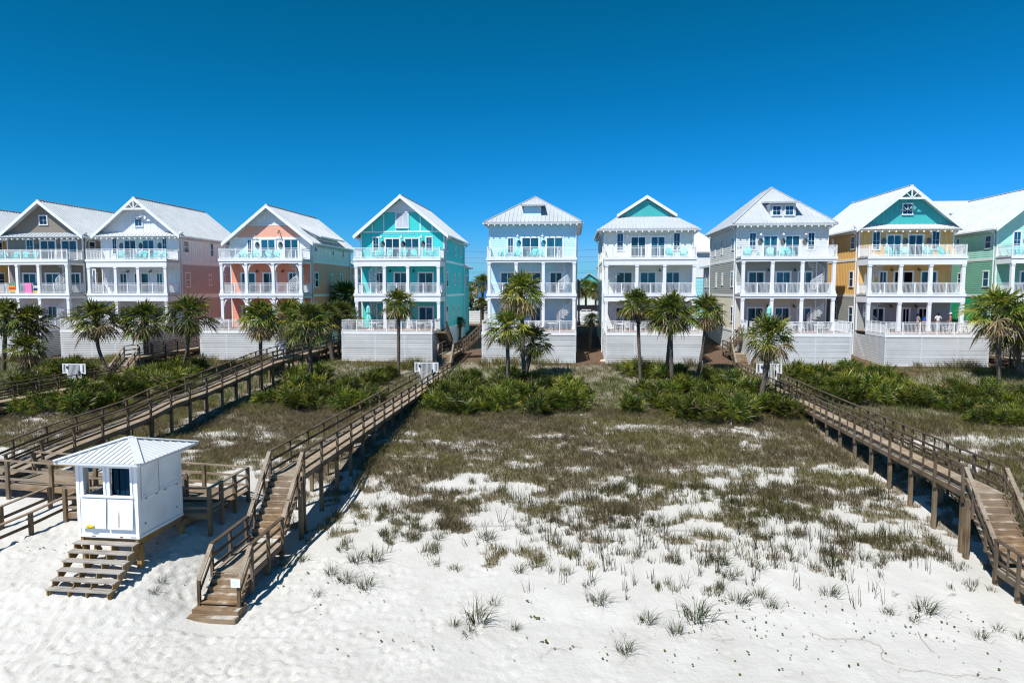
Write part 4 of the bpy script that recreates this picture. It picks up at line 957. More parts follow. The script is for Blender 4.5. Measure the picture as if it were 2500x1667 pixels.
def build_houses():
    global HOUSES
    C1=(0,3.4095); C2=(200,3.4095); C3=(480,3.4095); C4=(820,3.4095); C5=(1130,3.4095); C6=(1400,3.4095); C7=(1680,3.3356); C8=(2000,3.2)
    c4=[0,.345,.655,1]
    H={}
    S1=dict(label='mustard yellow beach house cut off by the left edge of the photo',roof='gable',ze=12.6,zr=16.6,walls=[('cream','lap'),('yellow','lap'),('yellow','lap')],gable=('yellow','lap'),cols=c4,frieze=.3,
        f={3:[],2:[],1:[]},stair=(.2,0))
    def w2(root,cx): pass
    H['h1']=(house('h1',-74.2,C1,S1),'leftmost yellow house')
    S2=dict(label='taupe beach house with a grey pent roof below its gable and towels on a rail',roof='pent',ze=12.75,zr=16.68,walls=[('slate','lap'),('taupe','lap'),('taupe','lap')],gable=('taupe','lap'),pentmat='roof_grey',cols=[0,.33,.62,1],frieze=.22,
        f={3:[('w',250,315),('o',340),('d',362,500),('o',522),('d',537,675),('l',330),('l',515)],2:[('d',205,325),('d',393,518),('d',600,690)],1:[('d',210,330),('d',398,482),('w',640,680)]},stair=(.83,2.2),lw=0)
    def e2(root,cx): opening(root,'F',HW/2-.42,HW/2+.42,14.1,15.0,'win',y0=WY-.03)
    S2['extra']=e2; H['h2']=(house('h2',-62.9,C1,S2),'taupe house')
    S3=dict(label='white batten beach house with a fan-shaped gable trim and a dusty pink side wall',roof='pent',ze=12.75,zr=16.85,walls=[('white','lap'),('white','bat'),('white','bat')],gable=('white','bat'),truss=1,cols=[0,.35,.645,1],frieze=.5,
        f={3:[('w',278,322),('d',372,482),('d',523,633),('w',690,735),('l',335),('l',490),('l',645),('o',355),('o',515),('o',672)],2:[('w',105,135),('d',325,395),('d',445,575),('d',628,692),('l',408),('l',595)],1:[('d',318,420),('d',590,690)]},stair=(.18,.4),wz=.75,wt=2.55)
    def e3(root,cx):
        opening(root,'F',HW/2-.38,HW/2+.38,13.85,14.75,'win',y0=WY-.03)
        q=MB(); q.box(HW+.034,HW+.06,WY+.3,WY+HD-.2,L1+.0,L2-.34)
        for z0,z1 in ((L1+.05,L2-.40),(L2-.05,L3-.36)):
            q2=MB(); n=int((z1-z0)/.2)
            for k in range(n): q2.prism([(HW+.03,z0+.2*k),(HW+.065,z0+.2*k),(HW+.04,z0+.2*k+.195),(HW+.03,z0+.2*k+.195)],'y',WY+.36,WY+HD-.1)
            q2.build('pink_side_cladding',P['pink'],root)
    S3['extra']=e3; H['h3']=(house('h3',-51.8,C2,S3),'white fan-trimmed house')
    S4=dict(label='coral and white beach house with curved brackets on its porch columns',roof='gable',ze=11.9,zr=15.9,walls=[('coral2','lap'),('coral2','lap'),('white','bat')],gable=('white','bat'),cols=[0,.315,.655,1],frieze=.16,brackets=1,
        f={3:[('w',440,480),('d',545,678),('d',737,868),('o',522),('o',714),('l',513),('l',705)],2:[('d',378,505),('d',558,680),('d',770,850),('l',522),('l',733)],1:[('d',378,505),('d',558,680),('l',522),('l',733)]},stair=(.88,2.6),wz=.8,wt=2.1)
    def e4(root,cx):
        q=MB(); zt=12.4; sl=4/5.05; a=12.55; b=13.75
        z=a
        while z<b-.1:
            xa=(z+.2-12.2)/sl; q.prism([(xa+.1,z),(HW-xa-.1,z),(HW-xa-.1,z+.193),(xa+.1,z+.193)],'y',WY-.06,WY-.026); z+=.2
        q.build('coral_gable_band',P['coral'],root)
        q=MB(); q.box(.35,HW-.35,WY-.075,WY-.02,a-.2,a-.01); q.box(1.9,HW-1.9,WY-.075,WY-.02,b+.01,b+.13); q.build('gable_trim',M['white'],root,fixn=False)
        # shed dormer on the right slope
        q=MB(); y0,y1=WY+1.6,WY+8.5; q.prism([(HW-2.2,12.7),(HW+.05,11.4),(HW+.05,12.75),(HW-2.2,14.1)],'y',y0,y1); d=q.build('shed_dormer',P['white'],root)
        q=MB(); q.prism([(HW-2.6,14.15),(HW+.75,12.55),(HW+.75,12.7),(HW-2.6,14.32)],'y',y0-.4,y1+.4)
        for k in range(17): y=y0-.35+(y1-y0+.7)*k/16; rib_tri(q,(HW+.75,y,12.7),(HW-2.6,y,14.32))
        q.build('dormer_roof',M['roof'],d)
        for y in (y0+.5,y0+2.2,y0+4.4): opening(d,'R',y,y+.8,11.55,12.35,'win',x1=HW+.06,sub='sash')
        q=MB(); q.tube([(cx(708),WY-.07,13.25),(cx(708),WY-.3,13.2),(cx(708)+.05,WY-.45,12.9)],[.04,.05,.09],7); q.build('gable_light',M['lamp'],root)
    S4['extra']=e4; H['h4']=(house('h4',-37.0,C3,S4),'coral house')
    S5=dict(label='bright turquoise beach house with white framing in its tall gable',roof='gable',ze=12.58,zr=16.75,walls=[('turq2','plain'),('turq','lap'),('turq','lap')],gable=('turq','plain'),cols=[0,.345,.63,1],frieze=.5,gap='R',
        f={3:[('w',315,372),('d',413,547),('d',573,707),('w',752,812),('o',400),('o',567),('o',732),('l',390),('l',557),('l',722)],2:[('d',330,402),('d',485,602),('d',685,818),('l',460),('l',655)],1:[('d',685,818),('d',385,500)]},stair=(.2,.2))
    def e5(root,cx):
        sl=(16.75-12.58)/5.05; zt=12.58+.6*sl-.17; q=MB(); c=HW/2; za=zt+.12; zb=zt+2.15
        for x in (cx(315),cx(410),cx(508),cx(612),cx(710),cx(808)):
            h=min(zb,zt+min(x,HW-x)*sl-.12); q.box(x-.055,x+.055,WY-.03,WY-.005,za+.051,h)
        q.box(.15,HW-.15,WY-.04,WY-.005,za-.10,za+.05); xe=(zb-zt)/sl+.12; q.box(xe,HW-xe,WY-.04,WY-.005,zb+.001,zb+.12)
        q.prism([(xe+.1,zb+.121),(HW-xe-.1,zb+.121),(c,zt+c*sl-.15)],'y',WY-.03,WY-.005)
        q.build('gable_framing',M['white'],root,fixn=False)
        f=opening(root,'F',c-.62,c+.62,za+.42,zb-.05,'win',y0=WY-.02,glass=P['white'],sub='none')
        q=MB(); n=14
        for k in range(n):
            z=za+.44+(zb-za-.52)*k/n
            for s in (-1,1): q.prism([(WY-.10,z),(WY-.065,z+.07),(WY-.062,z+.085),(WY-.10,z+.02)],'x',c+s*.31-.27,c+s*.31+.27)
        q.build('louvre',M['slatlouvre'],f)
    S5['extra']=e5; H['h5']=(house('h5',-22.5,C4,S5),'turquoise house')
    S6=dict(label='pale blue beach house with a low pyramid roof and a small blind dormer',roof='hip',ze=13.84,zr=17.05,walls=[('blue','plain'),('blue','lap'),('blue','lap')],cols=[.0,.32,.64,1],frieze=.16,roofmat='roof_grey',plq='plaqueb',
        dormer=dict(c=575,w=1.75,z=14.55,h=1.0,n=0),
        f={3:[('w',370,425),('d',482,640),('d',685,838),('o',465),('o',668),('l',457),('l',661)],2:[('d',308,437),('d',498,658),('d',716,832),],1:[('d',308,437),('d',560,655)]},stair=(.88,2.6),wz=.6,wt=2.1)
    H['h6']=(house('h6',-8.7,C5,S6),'pale blue house')
    S7=dict(label='cream white beach house with a small teal gablet above its hip roof',roof='dutch',ze=13.08,zr=16.65,walls=[('cream','lap'),('cream','plain'),('cream','bat')],cols=[0,.35,.665,1],frieze=.45,
        f={3:[('w',350,412),('d',462,600),('d',628,760),('w',818,880),('l',440),('l',614),('l',788)],2:[('d',345,492),('d',543,687),('d',757,885),('l',712)],1:[('d',345,492),('d',543,687)]},stair=(.12,.3),wz=.85,wt=2.5)
    def e7(root,cx):
        q=MB(); q.box(-.22,-.04,WY+.7,WY+1.1,1.2,1.9); q.tube([(-.12,WY+.9,1.9),(-.12,WY+.9,3.4)],.03,6); q.build('meter_box',M['plaque'],root)
    S7['extra']=e7; H['h7']=(house('h7',3.1,C6,S7),'cream white house')
    S8=dict(label='pale grey beach house with a two-window dormer in its tall hip roof',roof='hip',ze=13.5,zr=17.7,walls=[('beige','bat'),('grey2','lap'),('grey','lap')],cols=[0,.325,.655,1],frieze=.14,gap='L',
        dormer=dict(c=744,w=2.45,z=14.1,h=1.42,n=2),roofmat='roof_grey',
        f={3:[('w',478,540),('d',588,718),('d',765,897),('w',950,1013),('o',570),('o',752),('o',930),('l',568),('l',750),('l',930)],2:[('d',475,617),('d',698,830),('d',880,1005),('l',640),('l',853)],1:[('d',475,617),('d',698,830),('d',880,1005),('l',640),('l',853)]},stair=(.86,2.4),wz=.85,wt=2.45)
    H['h8']=(house('h8',16.4,C7,S8),'pale grey house')
    S9=dict(label='yellow beach house with a teal gable and people standing on its deck',roof='pent',ze=12.9,zr=17.05,walls=[('grey2','lap'),('yellow','bat'),('yellow','bat')],gable=('teal','bat'),truss=1,cols=[0,.335,.655,1],frieze=.5,
        f={3:[('w',388,455),('d',497,622),('d',663,792),('w',848,915),('o',480),('o',648),('o',830),('l',483),('l',652),('l',833)],2:[('d',450,520),('x',565,725),('d',775,910),('l',545),('l',757)],1:[('d',405,510),('x',640,710),('x',765,850),('l',550),('l',745)]},stair=(.1,.5),wz=.8,wt=2.5)
    def e9(root,cx): opening(root,'F',HW/2-.42,HW/2+.42,14.35,15.3,'win',y0=WY-.03)
    S9['extra']=e9; H['h9']=(house('h9',28.3,C8,S9),'yellow house')
    S10=dict(label='mint green beach house with an emerald ground storey, cut off by the right edge',roof='gable',ze=12.9,zr=17.1,walls=[('emerald','bat'),('green','lap'),('mint','lap')],gable=('mint','bat'),cols=c4,frieze=.4,
        f={3:[('w',1478,1545),('o',1580),('l',1578)],2:[('d',1545,1680)],1:[]},stair=(.6,.5),wz=.8,wt=2.4)
    H['h10']=(house('h10',41.3,C8,S10),'mint green house')
    HOUSES=H
    p=furnish('h2',H['h2'][0],H['h2'][1],[30,135,215,295],C1,[('d',5.5,-1.5,2.5),('t',7,-1,0)])
    p=furnish('h3',H['h3'][0],H['h3'][1],[340,475,515,600,680],C2,[('d',1.5,-1.5,3),('d',4,-1,2.6),('t',2.8,-1.2,0)],p)
    furnish('h4',H['h4'][0],H['h4'][1],[385,490,600,665],C3,[('d',.9,-3.2,2.8),('d',2.3,-3.4,3.6),('d',6.3,-3,3),('t',1.6,-2.2,0),('d',3.6,-3,2.4)],p)
    furnish('h5',H['h5'][0],H['h5'][1],[330,430,555,655,795],C4,[('d',1.4,-2.6,2.9),('d',4.6,-3.0,3.6),('d',6.6,-2.8,2.8),('t',2.6,-2,0),('t',7.4,-2.6,0),('d',8.0,-1.5,4)],p)
    furnish('h6',H['h6'][0],H['h6'][1],[325,445,570,640],C5,[('d',.9,-2.8,3.4),('d',5.3,-3.3,3.1),('t',6.6,-1,0)],p)
    furnish('h7',H['h7'][0],H['h7'][1],[800,905],C6,[('d',.7,-3.2,4),('d',2.1,-3,2.8),('d',3.4,-3.2,3.6),('t',1.4,-2,0)],p)
    furnish('h8',H['h8'][0],H['h8'][1],[460,650,740,812],C7,[('d',3.7,-3.2,3),('d',5.2,-2.6,2.2),('d',6.4,-3.1,3.3),('d',7.4,-2.4,3.6),('t',4.4,-2,0),('t',6.8,-2,0)],p)
    furnish('h9',H['h9'][0],H['h9'][1],[545,650,830,955],C8,[('d',1.2,-2.6,3),('d',5.9,-3.2,3.5),('d',7.2,-2.8,2.8),('t',8.0,-2,0),('d',8.4,-3.2,3.6)],p)
    furnish('h10',H['h10'][0],H['h10'][1],[1490,1550],C8,[],p); furn_done(p)
    z=HZ+L2+1.12; X=lambda x:(FY)*math.tan(math.atan((x/3.4095-1250)/FOC)-YAW)
    towel(X(110),z,.78,.98,[(.06,.30,.22),(.85,.30,.03),(.55,.07,.03),(.75,.5,.1)],'orange and green striped towel, leftmost on the middle rail of the taupe house')
    towel(X(242),z,.82,1.35,[(.85,.25,.50)]*3,'plain pink towel over the middle rail of the taupe house')
    towel(X(312),z,.68,1.1,[(.02,.05,.13),(.60,.62,.60),(.02,.05,.13),(.75,.45,.05)],'navy and yellow towel with a pale motif, right of the pink one')
    umbrella(-22.5+2.0,FY-1.6,HZ+L1,'folded aqua umbrella leaning on the left of the turquoise house deck',-.06)
    umbrella(16.4+2.55,FY-.6,HZ+L1,'folded aqua umbrella beside a column of the pale grey house')
M['slatlouvre']=mat('grey_louvre',(.50,.56,.64),.5,.3)
# ---------------------------------------------------------------- boardwalks
def zrel(z): return z+CAMZ
def flight(root, x0,x1,y0,z0,y1,z1,n, rails=(True,True), axis='y', cap=True, rail_h=1.0, riser=True):
    """open stair from (y0,z0) at the top to (y1,z1) at the foot; local coordinates"""
    P3=lambda u,a,z: (u,a,z) if axis=='y' else (a,u,z)
    def bx(mb,u0,u1,a0,a1,zz0,zz1):
        mb.box(u0,u1,a0,a1,zz0,zz1) if axis=='y' else mb.box(a0,a1,u0,u1,zz0,zz1)
    d=1 if y1>y0 else -1
    for x in (x0+.03,x1-.03): s=MB(); s.beam(P3(x,y0,z0-.17),P3(x,y1,z1-.12),.05,.26,up=(0,0,1)); st=s.build('stair_stringer',M['walk_stringer'],root,fixn=False)
    for k in range(n):
        z=z0-(z0-z1)*(k+1)/(n+1)*1.0; a=y0+(y1-y0)*k/n; b=y0+(y1-y0)*(k+1)/n
        q=MB(); bx(q,x0-.06,x1+.06,a-.02*d,b+.01*d,z-.045,z)
        if riser: bx(q,x0+.02,x1-.02,a+.005*d,a+.03*d,z+.001,z+(z0-z1)/(n+1)-.05)
        q.build('tread',M['walk_step'],st,fixn=False)
    for x,on in zip((x0-.06,x1+.06),rails):
        if not on: continue
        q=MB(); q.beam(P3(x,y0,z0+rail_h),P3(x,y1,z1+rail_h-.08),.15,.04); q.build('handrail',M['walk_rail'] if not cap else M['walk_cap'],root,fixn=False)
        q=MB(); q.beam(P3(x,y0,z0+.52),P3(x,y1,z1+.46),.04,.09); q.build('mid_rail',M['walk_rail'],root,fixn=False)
        for f in ((.28,.72) if abs(y1-y0)>1.5 else ()):
            yy=y0+(y1-y0)*f; zz=z0+(z1-z0)*f; q=MB(); q.beam(P3(x,yy,zz-.25),P3(x,yy,zz+rail_h-.03),.09,.09,up=(0,1,0)); q.build('post',M['walk_post'],root,fixn=False)
    return st
def span(root, x0,x1, path, posts, dense=False, rails=(True,True), piles=True, pile_at=None, ground=True):
    """level or sloping run along Y; path = [(y,z)...] world-relative z of the deck"""
    ox,oy,oz=root.location
    ys=[p[0] for p in path]; zs=[p[1] for p in path]; zf=lambda y: float(np.interp(y,ys,zs))
    q=MB(); y=ys[0]
    while y<ys[-1]-.05:
        z=zf(y+.07); dz=(zf(y+.137)-zf(y)); q.beam((x0-.04-ox+random.uniform(-.012,.012),y+.068-oy,z-.02-oz+random.uniform(-.003,.003)),(x1+.04-ox,y+.068-oy,z-.02-oz),.132,.04); y+=.142
    q.build('decking',M['walk_deck'],root,fixn=False)
    pts=list(zip(ys,zs))
    def poly(name,x,off,w,h,m):
        q=MB()
        for (a,za),(b,zb) in zip(pts,pts[1:]): q.beam((x-ox,a-oy,za+off-oz),(x-ox,b-oy,zb+off-oz),w,h)
        return q.build(name,m,root,fixn=False)
    for x in (x0+.06,x1-.06): poly('stringer',x,-.17,.06,.25,M['walk_stringer'])
    for x,on,s in zip((x0-.06,x1+.06),rails,(-1,1)):
        poly('rim_board',x,-.10,.045,.2,M['walk_stringer'])
        if not on: continue
        poly('handrail',x,1.02,.15,.045,M['walk_rail']); poly('mid_rail',x-s*.06,.62,.04,.10,M['walk_rail']); poly('low_rail',x-s*.06,.22,.04,.10,M['walk_rail'])
    for y in posts:
        z=zf(y)
        for x,on,s in zip((x0-.06,x1+.06),rails,(-1,1)):
            q=MB(); q.box(x-ox+s*.025-.05,x-ox+s*.025+.05,y-oy-.05,y-oy+.05,z-.42-oz,z+.995-oz if on else z-.1-oz); q.build('post',M['walk_post'],root,fixn=False)
        if piles:
            for x in (x0+.02,x1-.02):
                zg=g1(x,y)-.3
                if z-.3-zg>.1: q=MB(); q.box(x-ox-.075,x-ox+.075,y-oy+.06,y-oy+.21,zg-oz,z-.14-oz); q.build('pile',M['walk_pile'],root,fixn=False)
            if z-.3-g1(x0,y)>.3: q=MB(); q.box(x0-ox-.0,x1-ox,y-oy+.08,y-oy+.13,z-.50-oz,z-.30-oz); q.build('cross_beam',M['walk_stringer'],root,fixn=False)
    if dense:
        for a,b in zip(posts,posts[1:]):
            y=(a+b)/2; z=zf(y)
            for x,on,s in zip((x0-.06,x1+.06),rails,(-1,1)):
                if on: q=MB(); q.box(x-ox-.03,x-ox+.03,y-oy-.03,y-oy+.03,z-.2-oz,z+.995-oz); q.build('baluster',M['walk_post'],root,fixn=False)
def gate(root, x0,x1,y,z):
    ox,oy,oz=root.location; x0-=ox;x1-=ox;y-=oy;z-=oz
    g=empty('gate',((x0+x1)/2,y,z)); g.parent=root; w=x1-x0
    def grill(name,a,b,z0,z1,y0=0):
        q=MB(); q.box(a,b,y0-.03,y0+.03,z1-.07,z1); q.box(a,b,y0-.03,y0+.03,z0,z0+.07); q.box(a,a+.07,y0-.029,y0+.029,z0+.071,z1-.071); q.box(b-.07,b,y0-.029,y0+.029,z0+.071,z1-.071)
        n=int((b-a)/.10)
        for k in range(1,n): x=a+(b-a)*k/n; q.box(x-.017,x+.017,y0-.015,y0+.015,z0+.071,z1-.071)
        q.build(name,M['rail'],g,fixn=False)
    grill('gate_leaf',-w/2+.04,w/2-.04,.08,1.8); grill('side_panel',-w/2-.34,-w/2+.035,1.0,1.8); grill('side_panel',w/2-.035,w/2+.34,1.0,1.8)
    q=MB(); q.box(w/2-.22,w/2-.12,-.09,-.031,.85,1.25); q.box(-w/2+.02,-w/2+.12,-.09,-.031,1.45,1.62); q.build('latch',M['black'],g,fixn=False)
def walk_std(x0,x1,yg,ys0,ys1,dense,label,lower=True,y_start=27.2,y_end=70.5,side=None):
    z=zrel(-7.8); zu=zrel(-6.2); root=empty('boardwalk',((x0+x1)/2,21.3 if lower else y_start,g1((x0+x1)/2,21.3 if lower else y_start)))
    tag(root,label,'boardwalk','wooden boardwalks over the dune'); ox,oy,oz=root.location
    posts=list(np.arange(y_start+.1,ys0-.3,2.05)); span(root,x0,x1,[(y_start,z),(ys0,z)],posts,dense)
    gate(root,x0,x1,yg,z)
    flight(root,x0-ox,x1-ox,ys1-oy,zu-oz,ys0-oy,z-oz,7)
    span(root,x0,x1,[(ys1,zu),(y_end,zu)],list(np.arange(ys1+.05,y_end,2.0)),dense)
    if lower:
        zl=zrel(-9.9); 
        flight(root,x0-ox,x1-ox,y_start-oy,z-oz,25.15-oy,zl-oz,9)
        span(root,x0,x1,[(22.45,zl-.08),(25.15,zl)],[22.5,23.8,25.05],dense)
        zb=g1((x0+x1)/2,21.2)+.2; flight(root,x0-ox,x1-ox,22.45-oy,zl-.08-oz,21.55-oy,zb-oz,4,rail_h=1.0)
        q=MB(); q.box(x0-.16-ox,x1+.16-ox,21.25-oy,21.9-oy,zb-.3-oz,zb+.05-oz); q.build('bottom_step',M['walk_step'],root,fixn=False)
        q=MB(); q.box(x0-.2-ox,x1+.2-ox,20.96-oy,21.245-oy,zb-.4-oz,zb-.09-oz); q.build('bottom_plank',M['walk_step'],root,fixn=False)
        for x in (x0-.06,x1+.06):
            q=MB(); q.box(x-ox-.05,x-ox+.05,21.52-oy,21.62-oy,zb-.3-oz,zb+.93-oz); q.build('post',M['walk_post'],root,fixn=False)
            zg=g1(x,y_start)-.3; q=MB(); q.box(x-ox-.08,x-ox+.08,y_start-.35-oy,y_start-.17-oy,zg-oz,z-.2-oz); q.build('pile',M['walk_pile'],root,fixn=False)
    if side: side(root)
    return root
def build_walks():
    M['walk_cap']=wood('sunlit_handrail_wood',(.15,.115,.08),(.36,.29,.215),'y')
    zu=zrel(-6.2); zd=zrel(-4.12)
    def sideA(root):
        ox,oy,oz=root.location
        span(root,-13.45,-12.6,[(70.4,zu),(71.6,zu)],[70.5,71.5],True,(True,False)); flight(root,-13.45-ox,-12.6-ox,66.4-oy,zd-oz,70.3-oy,zu-oz,11,rails=(False,True))
        for k in range(9):
            f=(k+.5)/9; q=MB(); y=66.4+3.9*f; z=zd+(zu-zd)*f; q.box(-12.54-ox-.03,-12.54-ox+.03,y-oy-.03,y-oy+.03,z-.25-oz,z+.96-oz); q.build('baluster',M['walk_post'],root,fixn=False)
        flight(root,67.2-oy,68.3-oy,-8.85-ox,zd-oz,-11.05-ox,zu-oz,9,axis='x')
        for k in range(9):
            f=(k+.5)/9; q=MB(); x=-8.85-2.2*f; z=zd+(zu-zd)*f; q.box(x-ox-.03,x-ox+.03,67.14-oy-.03,67.14-oy+.03,z-.25-oz,z+.94-oz); q.build('baluster',M['walk_post'],root,fixn=False)
    walk_std(-12.62,-11.32,54.8,61.6,63.4,False,'central boardwalk with a white gate and steps down to the sand beside the hut',side=sideA)
    def sideB(root):
        ox,oy,oz=root.location
        flight(root,67.6-oy,68.7-oy,16.75-ox,zd-oz,14.9-ox,zu-oz,9,axis='x')
        for k in range(8):
            f=(k+.5)/8; q=MB(); x=16.75-1.85*f; z=zd+(zu-zd)*f; q.box(x-ox-.03,x-ox+.03,67.54-oy-.03,67.54-oy+.03,z-.25-oz,z+.94-oz); q.build('baluster',M['walk_post'],root,fixn=False)
    walk_std(15.1,16.45,56.5,64.3,66.2,True,'right-hand boardwalk with close-set rail posts, its stairs cut off by the right edge',side=sideB)
    walk_std(-40.6,-39.3,51.2,56.2,58.4,False,'far-left boardwalk beyond the palmettos, with stairs in front of the white house',lower=False,y_start=34)
    walk_std(38.6,39.9,50,62,63.8,True,'boardwalk end half hidden behind the palms near the right edge',lower=False,y_start=58.5)
    # the left boardwalk climbs in gentle bends
    root=empty('boardwalk',(-25.25,27,g1(-25.25,27))); tag(root,'left boardwalk rising in gentle bends behind the hut towards the coral house','boardwalk','wooden boardwalks over the dune')
    path=[(27.0,zrel(-8.2)),(31,zrel(-7.8)),(37,zrel(-7.5)),(40,zrel(-7.1)),(44,zrel(-6.95)),(49,zrel(-6.55)),(54,zrel(-6.15)),(60,zrel(-6.0)),(70,zrel(-5.9))]
    span(root,-25.9,-24.6,path,list(np.arange(27.1,70,2.05)))
    # switchback ramp behind the hut
    root=empty('ramp_platform',(-20,26.8,g1(-20,26.8))); ox,oy,oz=root.location; tag(root,'low wooden switchback ramp platform behind the white hut','ramp')
    def xspan(y0,y1,xa,za,xb,zb,rails):
        q=MB(); x=xa
        while x<xb-.05:
            z=za+(zb-za)*(x-xa)/(xb-xa); q.beam((x+.068-ox,y0-oy,z-.02-oz),(x+.068-ox,y1-oy,z-.02-oz),.132,.04); x+=.142
        q.build('decking',M['walk_decky'],root,fixn=False)
        for y,on in ((y0,rails[0]),(y1,rails[1])):
            q=MB(); q.beam((xa-ox,y-oy,za-.13-oz),(xb-ox,y-oy,zb-.13-oz),.05,.24); q.build('rim_board',M['walk_step'],root,fixn=False)
            if not on: continue
            a0=on[0]; a1=on[1]; zf=lambda x: za+(zb-za)*(x-xa)/(xb-xa)
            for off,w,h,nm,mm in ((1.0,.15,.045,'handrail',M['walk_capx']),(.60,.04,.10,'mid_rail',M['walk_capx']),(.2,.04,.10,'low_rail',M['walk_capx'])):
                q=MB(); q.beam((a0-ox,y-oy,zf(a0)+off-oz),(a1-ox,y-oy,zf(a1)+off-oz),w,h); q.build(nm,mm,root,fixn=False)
            n=max(1,round((a1-a0)/2.0))
            for k in range(n+1):
                x=a0+(a1-a0)*k/n; zg=g1(x,y)-.25; q=MB(); q.box(x-ox-.07,x-ox+.07,y-oy-.085,y-oy+.05,zg-oz,zf(x)+.98-oz); q.build('post',M['walk_pile'],root,fixn=False)
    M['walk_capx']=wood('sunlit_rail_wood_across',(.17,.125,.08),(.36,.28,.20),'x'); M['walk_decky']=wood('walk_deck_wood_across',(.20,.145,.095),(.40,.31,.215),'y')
    zA=zrel(-8.28); zB=zrel(-8.85)
    xspan(26.9,28.5,-26.3,zA,-14.3,zB,((-26.3,-16.2),(-24.4,-14.3)))
    xspan(25.3,26.7,-20.4,zrel(-9.0),-14.3,zB,((-20.4,-14.3),(-20.4,-16.2)))
    q=MB(); 
    for off,w,h in ((1.0,.15,.045),(.6,.04,.1),(.2,.04,.1)): q.beam((-14.3-ox,25.3-oy,zB+off-oz),(-14.3-ox,28.5-oy,zB+off-oz),w,h)
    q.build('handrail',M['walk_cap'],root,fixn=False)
    for y in (26.2,27.3): q=MB(); q.box(-14.37-ox,-14.23-ox,y-oy-.07,y-oy+.07,g1(-14.3,y)-.2-oz,zB+.98-oz); q.build('post',M['walk_pile'],root,fixn=False)
    # two post-and-rail fences lining the sand path to the beach
    for lab,pp in (('nearer post-and-rail fence of the sand path left of the hut',[(-20.5,25.9),(-21.0,24.2),(-21.7,22.6),(-22.5,20.8)]),('farther post-and-rail fence of the sand path left of the hut',[(-21.9,26.3),(-22.6,24.6),(-23.5,22.9),(-24.4,21.0)])):
        r=empty('rail_fence',(pp[0][0],pp[0][1],g1(*pp[0]))); tag(r,lab,'fence','rail fences along the sand path'); ax,ay,az=r.location
        for a,b in zip(pp,pp[1:]):
            za=g1(*a); zb=g1(*b)
            for off,w,h in ((.93,.15,.045),(.45,.045,.11)):
                q=MB(); q.beam((a[0]-ax,a[1]-ay,za+off-az),(b[0]-ax,b[1]-ay,zb+off-az),w,h); q.build('handrail' if off>.9 else 'mid_rail',M['walk_capx' if off>.9 else 'walk_post'],r,fixn=False)
        for a in pp:
            z=g1(*a); q=MB(); q.box(a[0]-ax-.065,a[0]-ax+.065,a[1]-ay-.065,a[1]-ay+.065,z-.3-az,z+.905-az); q.build('post',M['walk_pile'],r,fixn=False)
    q=MB(); q.box(-.165,.165,-.012,.012,-.14,.14); s=q.build('notice_sign',M['lampw'],None,loc=(-11.30,21.43,zrel(-9.9)),fixn=False); tag(s,'small white notice fixed to the foot of the central stair rail','sign')
    q=MB(); q.box(-.11,.07,-.0145,-.0125,.03,.045); q.box(-.09,.11,-.0145,-.0125,-.02,-.01); q.box(-.07,.05,-.0145,-.0125,-.06,-.05); q.build('faded_text',M['umb'],s,fixn=False)

